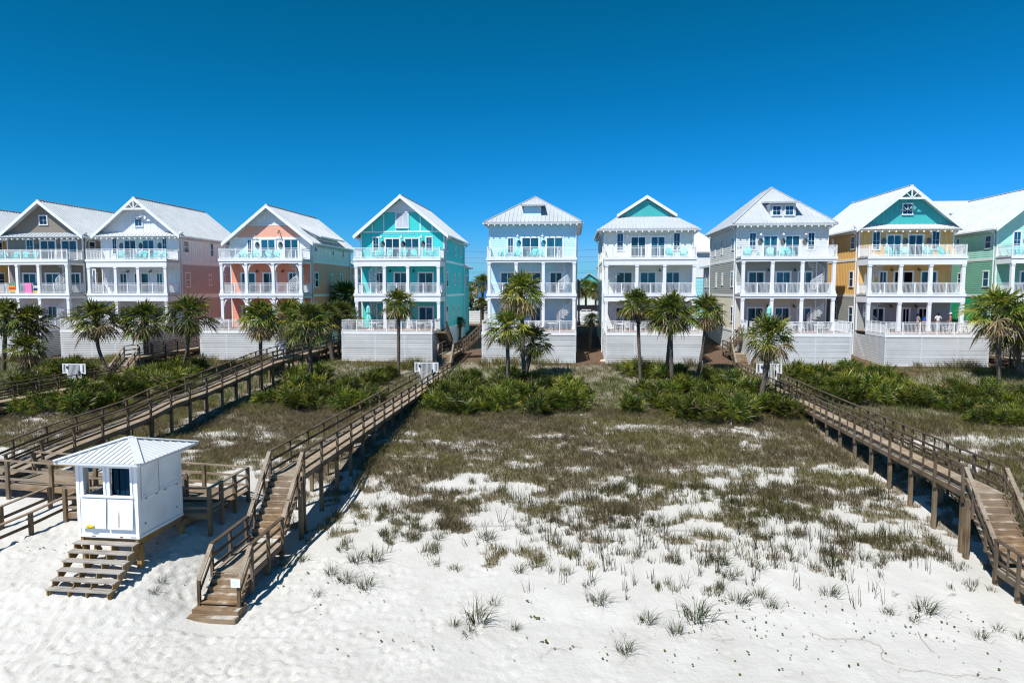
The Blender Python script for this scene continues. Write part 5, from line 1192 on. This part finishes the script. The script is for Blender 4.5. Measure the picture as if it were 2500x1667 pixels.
# ---------------------------------------------------------------- white beach-service hut
def build_hut():
    X0,X1,Y0,Y1=-17.5,-15.2,22.25,24.8; zf=zrel(-8.69); zt=zrel(-5.93); zg=g1(-16,22.2); W=X1-X0; D=Y1-Y0
    root=empty('beach_hut',((X0+X1)/2,Y0,zg)); ox,oy,oz=root.location; root.rotation_euler.z=-R(1.6); tag(root,'small white wooden beach hut on posts with a pale hip roof and open front windows','hut')
    a,b=-W/2,W/2; f=zf-oz; t=zt-oz
    # front wall with two openings
    q=MB(); w0,w1=f+1.42,f+2.42; op=[(a+.27,a+1.03),(a+1.28,b-.25)]
    q.box(a,b,0,.06,f,w0); q.box(a,b,0,.06,w1,t); q.box(a,op[0][0],0,.06,w0+.0005,w1-.0005); q.box(op[0][1],op[1][0],0,.06,w0+.0005,w1-.0005); q.box(op[1][1],b,0,.06,w0+.0005,w1-.0005); q.build('front_wall',M['hut'],root,fixn=False)
    q=MB(); q.box(b-.06,b,.061,D-.061,f,t); q.build('side_wall',M['hut'],root,fixn=False)
    q=MB(); q.box(a,a+.06,.061,D-.061,f,w0-.1); q.box(a,a+.06,.061,D-.061,w1+.05,t); q.box(a,a+.06,.061,.5,w0-.0995,w1+.0495); q.box(a,a+.06,D-.5,D-.061,w0-.0995,w1+.0495); q.build('side_wall',M['hut'],root,fixn=False)
    q=MB(); q.box(a,b,D-.06,D,f,w0-.15); q.box(a,b,D-.06,D,w1+.1,t); q.box(a,a+.25,D-.06,D,w0-.1495,w1+.0995); q.box(a+1.55,b,D-.06,D,w0-.1495,w1+.0995); q.build('back_wall',M['hut'],root,fixn=False)
    q=MB(); q.box(a+.061,b-.061,.061,D-.061,f+.0,f+.05); q.build('floor',M['walk_step'],root,fixn=False)
    q=MB(); q.box(a+1.12,a+1.16,.3,D-.07,f+.06,t-.1); q.build('dark_inner_sheet',M['dark'],root,fixn=False)  # black sheet standing in for the unlit inside of the hut
    for x in (a,b):
        for y in (0,D): q=MB(); sx=1 if x>0 else -1; sy=1 if y>0 else -1; q.box(x-.10 if sx>0 else x-.02,x+.02 if sx>0 else x+.10,y+sy*.004,y+sy*.024,f,t-.05); q.box(x+sx*.0205,x+sx*.004,y-sy*.10,y+sy*.0,f,t-.05); q.build('corner_board',M['white'],root,fixn=False)
    for o in op:
        q=MB(); q.box(o[0]-.08,o[0],-.035,.07,w0,w1); q.box(o[1],o[1]+.08,-.035,.07,w0,w1); q.box(o[0]-.08,o[1]+.08,-.035,.07,w1+.0005,w1+.09); q.box(o[0]-.12,o[1]+.12,-.07,.07,w0-.06,w0-.0005); q.build('window_frame',M['hut'],root,fixn=False)
        q=MB(); q.prism([(-.015,w0-.12),(-.045,w0-.12),(-.115,w0-1.17),(-.085,w0-1.17)],'x',o[0]-.09,o[1]+.09); sh=q.build('hanging_shutter',M['hut'],root)
        if o is op[0]: q=MB(); 
    q=MB(); q.tube([(a+.42,-.14,f+.32),(a+.5,-.15,f+.36),(a+.6,-.145,f+.31),(a+.70,-.14,f+.34)],[.035,.06,.05,.03],7); q.box(a+.45,a+.64,-.17,-.12,f+.26,f+.33); q.build('yellow_strap',M['yel'],root,True)
    q=MB()
    for k in range(3): q.box(a+1.3+.22*k,a+1.48+.22*k,.16+.03*(k%2),.19+.03*(k%2),w0-.2,w1-.02)
    q.build('dark_curtain',M['curt'],root,fixn=False)
    for y0,y1 in ((.22,1.12),(1.2,D-.15)):
        q=MB(); q.box(b+.002,b+.04,y0,y1,f+1.3,t-.22)
        q.box(b+.041,b+.055,y0+.02,y1-.02,f+1.33,f+1.40); q.build('side_shutter',M['hut'],root,fixn=False)
        q=MB(); q.box(b+.0405,b+.052,y0-.04,y0-.001,f+1.25,t-.2); q.box(b+.0405,b+.06,y0-.04,y1+.04,f+1.22,f+1.295); q.box(b+.0405,b+.06,y0-.04,y1+.04,t-.215,t-.16); q.build('shutter_trim',M['white'],root,fixn=False)
    q=MB(); q.box(a-.03,b+.03,-.03,D+.03,f-.10,f-.002); q.build('sill_board',M['hut'],root,fixn=False)
    q=MB()
    for x in (a+.1,b-.1): q.box(x-.05,x+.05,0,D,f-.34,f-.102)
    for y in (.1,D-.1): q.box(a+.16,b-.16,y-.05,y+.05,f-.32,f-.104)
    q.build('floor_beam',M['new_wood'],root,fixn=False)
    for x in (a+.1,b-.1):
        for y in (.02,D-.1): q=MB(); g=g1(x+ox,y+oy)-.3-oz; q.box(x-.085+.0,x+.085,y+.061,y+.231,g,f-.345); q.build('post',M['new_wood'],root,fixn=False)
    q=MB(); q.beam((b-.1,D-.2,f-.4),(b-.1,D+1.2,g1(b+ox,D+1.2+oy)-oz+.1),.06,.25); q.build('rear_stair_stringer',M['new_wood'],root,fixn=False)
    q=MB(); q.box(a+.5,a+.66,-.0335,-.0305,f-.07,f-.03); q.box(b-.72,b-.6,-.0335,-.0305,f-.08,f-.03); q.box(a+1.62,a+1.635,-.126,-.118,f+.32,f+.9); q.box(b-.3,b-.1,-.0335,-.0305,f-.06,f-.035); q.build('rust_streak',M['rust'],root,fixn=False)
    q=MB()
    for y in (.3,.9,1.4,2.1): q.box(b+.061,b+.072,y,y+.12,f+1.235,f+1.27)
    q.build('shutter_hinge',M['rust'],root,fixn=False)
    q=MB()
    for y in (.35,2.2): q.tube([(b+.001,y,f+.35),(b+.03,y,f+.35)],.025,8)
    q.build('bolt_head',M['black'],root,fixn=False)
    # hip roof of ribbed metal
    e=.47; q=MB(); ze=t-.06; c=[(a-e,-e),(b+e,-e),(b+e,D+e),(a-e,D+e)]; zr=t+.44; rg=[(-.1,D/2),(.1,D/2)]
    V=lambda p,z: Vector((p[0],p[1],z))
    q.face([V(c[0],ze),V(c[1],ze),V(rg[1],zr),V(rg[0],zr)]); q.face([V(c[1],ze),V(c[2],ze),V(rg[1],zr)]); q.face([V(c[2],ze),V(c[3],ze),V(rg[0],zr),V(rg[1],zr)]); q.face([V(c[3],ze),V(c[0],ze),V(rg[0],zr)])
    q.box(a-e+.01,b+e-.01,-e+.01,D+e-.01,ze-.09,ze-.004)
    L=W+2*e; Dp=D+2*e
    for k in range(1,16):
        f_=k/16
        x=a-e+L*f_; s=min(1,min(x-(a-e),(b+e)-x)/(L/2-.1))
        for y0,sg in ((-e,1),(D+e,-1)): q.beam((x,y0,ze+.012),(x,y0+sg*(Dp/2)*s,ze+(zr-ze)*s+.012),.03,.03)
        y=-e+Dp*f_; s=min(1,min(y+e,D+e-y)/(Dp/2))
        for x0,sg in ((a-e,1),(b+e,-1)): q.beam((x0,y,ze+.012),(x0+sg*(L/2-.1)*s,y,ze+(zr-ze)*s+.012),.03,.03)
    for p,r in ((c[0],rg[0]),(c[1],rg[1]),(c[2],rg[1]),(c[3],rg[0])): q.beam(V(p,ze+.03),V(r,zr+.03),.26,.025)
    q.beam(V(rg[0],zr+.035),V(rg[1],zr+.035),.3,.03)
    q.build('roof',M['roof'],root)
    # open front steps
    n=6; top=f-.22; run=1.55; bz=g1(ox,oy-run)-oz+.24; st=MB()
    for x in (a+.05,a+W*.36,a+W*.64,b-.05):
        for k in range(n):
            y=-.05-run*(k+.5)/n; z=top-(top-bz)*k/(n-1); st.box(x-.02,x+.02,y-.15,y+.14,z-.20,z-.041)
        st.beam((x,-.02,top-.22),(x,-run,bz-.20),.041,.22)
    for x in (a+.05,b-.05): st.box(x-.06,x+.06,-run-.02,-run+.12,bz-.5,bz-.042)
    so=st.build('step_stringer',M['new_wood'],root,fixn=False)
    for k in range(n):
        y=-.05-run*(k+.5)/n; z=top-(top-bz)*k/(n-1); q=MB(); q.box(a-.02,b+.02,y-.145,y-.004,z-.04,z); q.box(a-.02,b+.02,y+.004,y+.145,z-.04+.004,z+.004); q.build('tread',M['grey_tread'],so,fixn=False)

# ---------------------------------------------------------------- people on the yellow house deck
def skin_body(name, joints, edges, mat_, parent, sub=1):
    me=bpy.data.meshes.new(name); me.from_pydata([j[0] for j in joints],edges,[]); me.materials.append(mat_)
    o=bpy.data.objects.new(name,me); COL.objects.link(o); o.parent=parent
    bpy.context.view_layer.objects.active=o
    sk=o.modifiers.new('skin','SKIN'); sb=o.modifiers.new('sub','SUBSURF'); sb.levels=sub; sb.render_levels=sub
    if not me.skin_vertices: bpy.ops.object.mode_set(mode='OBJECT')
    for v,j in zip(me.skin_vertices[0].data,joints): v.radius=(j[1],j[2] if len(j)>2 else j[1]); v.use_loose=False
    me.skin_vertices[0].data[0].use_root=True
    return o
def person(x,y,z,rz,label,skin,hair,shirt,bottom,shoe,pose,cap=None,h=1.72,long_=False):
    root=empty('person',(x,y,z),rz); k=h/1.75; root.scale=(k,k,k); tag(root,label,'person','people on the yellow house deck')
    ms=mat('skin',skin,.6,.3); mh=mat('hair',hair,.7,.2,.2,20); mt=mat('shirt_cloth',shirt,.85,.1,.08,6); mb_=mat('shorts_cloth',bottom,.85,.1,.08,6); mo=mat('shoe',shoe,.6,.2)
    la,ra=pose   # elbow and hand points of left and right arm (facing +Y)
    J=[((0,0,.95),.13,.10),((0,.0,1.12),.13,.095),((0,0,1.30),.155,.10),((0,0,1.43),.10,.07),((0,.005,1.51),.052,.055),((0,.015,1.60),.075,.09),((0,.01,1.70),.065,.08),
       ((-.19,0,1.40),.055),(la[0],.042),(la[1],.03),((.19,0,1.40),.055),(ra[0],.042),(ra[1],.03),
       ((-.10,0,.88),.085),((-.115,.02,.48),.058),((-.12,-.02,.08),.038),((-.125,.13,.03),.04,.03),((.10,0,.88),.085),((.115,.0,.48),.058),((.12,-.03,.08),.038),((.125,.12,.03),.04,.03)]
    E=[(0,1),(1,2),(2,3),(3,4),(4,5),(5,6),(3,7),(7,8),(8,9),(3,10),(10,11),(11,12),(0,13),(13,14),(14,15),(15,16),(0,17),(17,18),(18,19),(19,20)]
    # hands: a palm with four fingers and a thumb
    for e,hnd in ((9,la[1]),(12,ra[1])):
        c=Vector(hnd); el=Vector(J[e-1][0]); d=(c-el).normalized(); s=d.cross(Vector((0,0,1))).normalized() if abs(d.z)<.95 else Vector((1,0,0))
        i0=len(J); pc=c+d*.06; J.append((tuple(pc),.028,.018)); E.append((e,i0))
        for f,L in ((-.03,.07),(-.01,.085),(.01,.08),(.03,.065)):
            J.append((tuple(pc+s*f+d*.045),.009)); E.append((i0,len(J)-1)); J.append((tuple(pc+s*f*1.1+d*(.045+L*.6)+Vector((0,.012,-.01))),.007)); E.append((len(J)-2,len(J)-1))
        J.append((tuple(c+d*.03+s*.045),.010)); E.append((i0,len(J)-1)); J.append((tuple(c+d*.075+s*.065),.008)); E.append((len(J)-2,len(J)-1))
    skin_body('body',J,E,ms,root,1)
    JS=[((0,0,.93),.152,.118),((0,0,1.12),.148,.112),((0,0,1.30),.175,.116),((0,0,1.44),.11,.075),((-.19,0,1.405),.072),(tuple(Vector((-.19,0,1.405)).lerp(Vector(la[0]),.72)),.064),((.19,0,1.405),.072),(tuple(Vector((.19,0,1.405)).lerp(Vector(ra[0]),.72)),.064)]
    skin_body('shirt',JS,[(0,1),(1,2),(2,3),(3,4),(4,5),(3,6),(6,7)],mt,root,1)
    kz=.12 if long_ else .50
    JB=[((0,0,.97),.146,.112),((-.10,0,.86),.105),((-.116,.01,kz),.078 if not long_ else .062),((.10,0,.86),.105),((.116,0,kz),.078 if not long_ else .062)]
    skin_body('trousers' if long_ else 'shorts',JB,[(0,1),(1,2),(0,3),(3,4)],mb_,root,1)
    q=MB()
    for s in (-1,1): q.tube([(s*.122,-.09,.035),(s*.122,-.03,.055),(s*.124,.07,.05),(s*.126,.19,.03)],[.035,.052,.05,.025],8)
    q.build('shoes',mo,root,True)
    q=MB(); q.lathe([(.088,1.60),(.102,1.66),(.098,1.74),(.06,1.80),(.01,1.815)],(0,-.012,0),12)
    if not cap or True: q.tube([(0,-.05,1.56),(0,-.062,1.64),(0,-.045,1.72)],[.07,.075,.06],10)
    q.build('hair',mh,root,True)
    q=MB(); q.tube([(0,.095,1.63),(0,.12,1.60)],[.012,.016],6)
    for s in (-1,1): q.tube([(s*.082,.0,1.60),(s*.094,-.01,1.64)],[.018,.016],6)
    q.build('nose_and_ears',ms,root,True)
    q=MB()
    for s in (-1,1): q.tube([(s*.034,.088,1.655),(s*.034,.1,1.655)],.011,6)
    q.tube([(-.028,.098,1.575),(.028,.098,1.575)],.006,5); q.build('eyes_and_mouth',mh,root,True)
    if cap:
        mc=mat('cap_cloth',cap,.8,.1); q=MB(); q.lathe([(.112,1.685),(.116,1.74),(.09,1.81),(.03,1.84),(.0,1.842)],(0,-.005,0),14); q.prism([(-.09,.08),(.09,.08),(.06,.21),(-.06,.21)],'z',1.69,1.705); q.build('cap',mc,root,True)
    return root
def build_people():
    z=HZ+L1; X=lambda px,y:(FY+y)*math.tan(math.atan((px-1250)/FOC)-YAW)
    dn=lambda s:((s*.27,-.03,1.14),(s*.27,.05,.90)); fw=lambda s:((s*.25,.02,1.14),(s*.10,.27,1.10))
    person(X(2241,.8),FY+.8,z,-1.25,'person in a grey tee with forearms forward, leftmost on the yellow house deck',(.52,.30,.20),(.10,.06,.035),(.27,.30,.29),(.02,.02,.025),(.75,.75,.75),(fw(-1),fw(1)),h=1.66)
    p=person(X(2256.5,.9),FY+.9,z,-.5,'person in a bright blue top partly behind a white porch column',(.62,.36,.27),(.12,.10,.08),(.01,.11,.55),(.03,.03,.05),(.1,.1,.1),(((-.33,.08,1.22),(-.30,.05,1.02)),fw(1)),h=1.60)
    person(X(2290.5,.2),FY+.2,z,.05,'person in a white tee and pale jeans standing with their back to the beach',(.34,.19,.12),(.012,.010,.010),(.72,.75,.76),(.42,.52,.62),(.25,.2,.18),(((-.33,-.06,1.16),(-.31,.10,.98)),((.33,-.06,1.16),(.31,.10,.98))),h=1.78,long_=True)
    person(X(2321,.1),FY+.1,z,1.0,'person in a coral red shirt and white cap, rightmost on the yellow house deck',(.50,.26,.18),(.05,.035,.03),(.58,.16,.12),(.60,.55,.47),(.5,.5,.5),(dn(-1),((.30,-.05,1.16),(.26,.18,1.05))),cap=(.82,.84,.86),h=1.76)

# ---------------------------------------------------------------- behind the houses
def simple_house(name,x0,x1,y0,y1,z1,zr,wallm,label,axis='y',roofm='roof',gab=None,extra=None,z0=5.6):
    root=empty(name,((x0+x1)/2,y0,z0)); ox,oy,oz=root.location; tag(root,label,'house')
    wall_storey(MB(),x0-ox,x1-ox,0,y1-y0,0,z1-oz,'lap').build('wall',wallm,root)
    a,b=x0-ox,x1-ox; D=y1-y0; q=MB(); ov=.5; t=z1-oz; r=zr-oz
    if axis=='y': gable_roof(q,a-ov,b+ov,-ov,D+ov,t,r,ribs=False); g=MB().prism([(a,t-.25),(b,t-.25),((a+b)/2,r-.35)],'y',-.01,.12)
    elif axis=='x':
        q.prism([(-ov,t-.1),(D/2,r-.1),(D/2,r),(-ov,t)],'x',a-ov,b+ov); q.prism([(D/2,r-.1),(D+ov,t-.1),(D+ov,t),(D/2,r)],'x',a-ov,b+ov); g=None
    else: hip_roof(q,a-ov,b+ov,-ov,D+ov,t+.1,0,ribs=False,zr=r); g=None
    q.build('roof',M[roofm],root)
    if g: g.build('gable',gab or wallm,root)
    if extra: extra(root)
    return root
def build_background():
    # pale blue-green house seen past the cream house, teal-topped house behind the grey and yellow ones
    simple_house('beach_house',14.0,22.5,100,112,16.2,19.4,P['aqua'],'light aqua house with a white hip roof in the second row beside the cream house','hip',extra=lambda r:MB().box(-4.3,4.3,-.08,-.035,7.0,10.65).build('upper_wall_band',M['white'],r))
    def ex(r):
        for x in (-6.9,): opening(r,'F',x,x+1.1,13.5,14.9,'win',y0=-.03)
    simple_house('beach_house',38.6,54,94,104,20.7,22.9,P['turq2'],'turquoise house with a shallow white roof behind the yellow house','x',extra=ex)
    simple_house('beach_house',-24,-15.2,150,162,10.2,13.4,P['white'],'white house with a metal roof far behind the turquoise house','y')
    simple_house('beach_house',-.6,8.4,175,190,11.6,15.0,P['cream'],'far cream house with a small teal gable behind the lamp post','y',gab=P['teal'])
    simple_house('beach_house',9.6,20,170,180,11.2,13.6,P['teal'],'far low house with a pale roof seen between two houses','x')
    # wooden slat fence along the street, seen in the gaps
    for xa,xb,lab in ((-19,-8,'white slatted street fence seen in the gap beside the pale blue house'),(-2,8,'white slatted street fence behind the lamp post')):
        r=empty('slat_fence',((xa+xb)/2,101,6.0)); tag(r,lab,'fence','white street fences'); q=MB(); h=(xb-xa)/2
        for k in range(6): q.box(-h,h,-.03,.03,.1+.28*k,.31+.28*k)
        q.build('slat_panel',M['slat'],r,fixn=False); n=int(h*2/2.4)
        for k in range(n+1): x=-h+2*h*k/n; q=MB(); q.box(x-.07,x+.07,-.10,-.031,0,1.85); q.build('post',M['slat'],r,fixn=False)
    q=MB(); q.box(-9,30,0,.06,0,2.0)
    for k in range(16): q.box(-9+2.5*k-.05,-9+2.5*k+.05,-.06,-.002,0,2.1)
    o=q.build('screen_fence',M['screen'],None,loc=(0,124,6.1),fixn=False); tag(o,'dark screen fence on the far side of the street behind the white car','fence')
    # hedge
    q=MB(); random.seed(4)
    for k in range(2600):
        p=Vector((random.uniform(-22,-9),104+random.uniform(-.6,.6),6+random.uniform(.3,3.2))); d=Vector((random.gauss(0,1),random.gauss(0,1),random.gauss(0,1))).normalized(); e=d.cross(Vector((0,0,1))).normalized(); u=e.cross(d); s=.16
        q.col=tuple(np.array((.03,.07,.02))*random.uniform(.5,1.6)); q.face([p-e*s-u*s*.6,p+e*s-u*s*.6,p+e*s+u*s*.6,p-e*s+u*s*.6])
    o=q.build('hedge',M['leaf'],None,fixn=False); tag(o,'clipped dark green hedge behind the white street fence left of the pale blue house','hedge')
    # far palms
    for i,(px,py,by,Y,r,lab) in enumerate(((1178,690,780,99,30,'taller feathery palm in the gap between the turquoise and pale blue houses'),(1150,716,780,106,24,'lower spreading palm beside the side wall of the turquoise house'),(1175,737,790,98,18,'short dark palm below the taller one in the gap left of the pale blue house'))):
        c=at_Y(px,py,Y); root=empty('street_palm',(c.x,Y,6)); trunk_mb(Vector((0,0,0)),Vector((0,0,c.z-6.1)),.2,.18).build('trunk',M['trunk'],root,True)
        inst('crown',CR[i],root,(0,0,c.z-6),i,r*Y/FOC/1.62*1.0); tag(root,lab,'palm tree','palms behind the houses')
    for i,(x,Y,zc) in enumerate(((.5,132,10.9),(2.4,134,11.2),(4.2,131,10.8),(6.0,135,11.2),(7.8,133,10.9),(9.8,134,11.1),(-1.5,136,10.8),(18.5,118,11.2),(21.5,118,11.4),(24.5,120,11.2))):
        root=empty('street_palm',(x,Y,6.1)); trunk_mb(Vector((0,0,0)),Vector((0,0,zc-6.2)),.22,.2,boots=False).build('trunk',M['trunk'],root,True); inst('crown',CR[i%5],root,(0,0,zc-6.1),i*1.3,1.45)
        tag(root,'palm in the row across the street behind the lamp post' if i<7 else 'palm beyond the street seen between the cream and the pale grey house','palm tree','palms across the street' if i<7 else 'palms beyond the street on the right')
    q=MB(); random.seed(9)
    for k in range(5200):
        x=random.uniform(-60,80); y=random.uniform(250,262); t=fbm(np.array([x/9.]),np.array([2.]),3)[0]; z=6+random.random()**.7*(2.5+9*t)
        p=Vector((x,y,z)); d=Vector((random.gauss(0,1),random.gauss(0,1),random.gauss(0,1))).normalized(); e=d.cross(Vector((0,0,1))).normalized(); u=e.cross(d); s=random.uniform(.3,.8); q.col=tuple(np.array((.03,.055,.02))*random.uniform(.5,1.6)); q.face([p-e*s-u*s,p+e*s-u*s,p+e*s+u*s,p-e*s+u*s])
    tag(q.build('woodland',M['leaf'],None,fixn=False),'dark green wood on the skyline far behind the houses','trees',kind='stuff')
    # street lamp
    r=empty('street_lamp',(at_Y(1413,780,97).x,97,5.85)); tag(r,'black street lamp post in the gap between the pale blue and the cream house','street lamp')
    MB().lathe([(.28,0),(.26,.5),(.16,.7),(.14,1.2),(.11,6.3),(.10,6.4)],(0,0,0),10).build('pole',M['black'],r,True)
    q=MB(); q.tube([(0,0,6.35),(-.2,0,6.5),(-.36,0,6.4)],.05,6); q.build('arm',M['black'],r)
    q=MB(); q.lathe([(.05,6.40),(.26,6.22),(.24,5.85),(.14,5.6),(.03,5.5)],(-.36,0,0),10); q.build('lantern',M['black'],r,True)
    # car
    x=at_Y(1438,760,112).x; r=empty('parked_car',(x,112,6.16)); tag(r,'white car parked behind the white slatted fence','car')
    prof=[(-2.3,.35),(2.3,.35),(2.32,.75),(1.9,.92),(1.0,1.0),(-2.0,1.02),(-2.3,.9)]
    q=MB(); q.prism(prof,'y',-.88,.88); q.build('body',M['carw'],r)
    q=MB(); q.prism([(-1.75,1.0),(1.0,1.0),(.25,1.46),(-1.1,1.5)],'y',-.76,.76); q.build('cabin',M['carw'],r)
    q=MB()
    for a,b in (((-1.5,1.06),(-.45,1.06)),((-.35,1.06),(.72,1.06))): q.prism([a,b,(b[0]-.33 if b[0]>0 else b[0],1.40),(a[0]+.30 if a[0]<-1 else a[0],1.40)],'y',-.775,.775)
    q.build('window',M['glass'],r)
    for wx in (-1.4,1.4):
        for wy in (-.82,.82): q=MB(); q.tube([(wx,wy-.1,.33),(wx,wy+.1,.33)],.33,16); w=q.build('wheel',M['black'],r); q=MB(); q.tube([(wx,wy-.11,.33),(wx,wy+.11,.33)],.2,12); q.build('rim',M['lampw'],w)
    # blue slatted structure beyond the palms
    c=at_Y(1176,705,128); q=MB(); q.box(-2.4,2.4,0,2,0,3.6); 
    for k in range(8): q.box(-2.4+.65*k-.05,-2.4+.65*k+.05,-.06,-.003,0,3.7)
    q.box(-2.5,2.5,-.1,-.062,3.2,3.4); q.box(-2.5,2.5,-.1,-.062,.1,.3)
    for k in range(2): q.box(-2.2+4.2*k,-2.0+4.2*k,.5,.7,-3.3,0)
    o=q.build('play_structure',M['bluep'],None,loc=(c.x+1.5,128,9.3),fixn=False); tag(o,'bright blue raised structure seen behind the palms left of the pale blue house','structure')
    # overhead wires
    for i,(ya,yb) in enumerate(((602,598),(618,615),(630,628),(652,650),(655,654))):
        Y=118+i*.8; a=at_Y(1060,ya,Y); b=at_Y(1480,yb,Y); d=(b-a)*1.0; pts=[a-d*.6+d*2.2*t/16+Vector((0,0,-1.0*math.sin(PI*t/16))) for t in range(17)]
        q=MB(); q.tube(pts,.018,5); o=q.build('overhead_wire',M['black'],None); tag(o,'thin dark overhead wire crossing the sky behind the houses','wire','overhead wires')
    # stones and the pale rock at the corner of the skirt
    for i,(px,py,s) in enumerate(((1478,882,.42),(1490,886,.3),(1330,842,.16),(2118,868,.14),(2105,873,.12),(2128,877,.12),(1305,850,.14),(1345,835,.12))):
        p=at_ground(px,py); q=MB(); random.seed(i)
        n=10; rings=[]
        for j,(zz,rr) in enumerate(((-.3,.8),(0,1),(.3,.85),(.5,.4))): rings.append([q.vert((rr*s*math.cos(2*PI*k/n)*random.uniform(.85,1.15)*1.3,rr*s*math.sin(2*PI*k/n)*random.uniform(.85,1.15),zz*s)) for k in range(n)])
        for A,B in zip(rings,rings[1:]):
            for k in range(n): q.f.append([A[k],A[(k+1)%n],B[(k+1)%n],B[k]]); q.m.append(0)
        q.f.append(rings[-1]); q.m.append(0)
        o=q.build('stone',M['stone'],None,True,(p.x,p.y,p.z)); tag(o,['larger pale rock at the corner of the cream house skirt','smaller pale rock beside the larger one at the cream house skirt','pale stone on the bare soil in a gap between houses'][min(i,2)],'stone','pale stones' if i>1 else None)
M['yel']=mat('yellow_strap',(.85,.52,.02),.6,.2); M['curt']=mat('dark_blue_curtain',(.004,.03,.06),.8,.1); M['screen']=mat('dark_screen',(.035,.03,.04),.9,.1); M['carw']=mat('white_car_paint',(.8,.8,.8),.2,.5,.01)
M['bluep']=mat('blue_plastic',(.02,.22,.62),.5,.3); M['stone']=mat('pale_stone',(.55,.47,.33),.9,.1,.2,4,.5,8)
build_world(); build_ground(); build_palms(); build_grass(); build_houses(); build_walks(); build_hut(); build_people(); build_background()
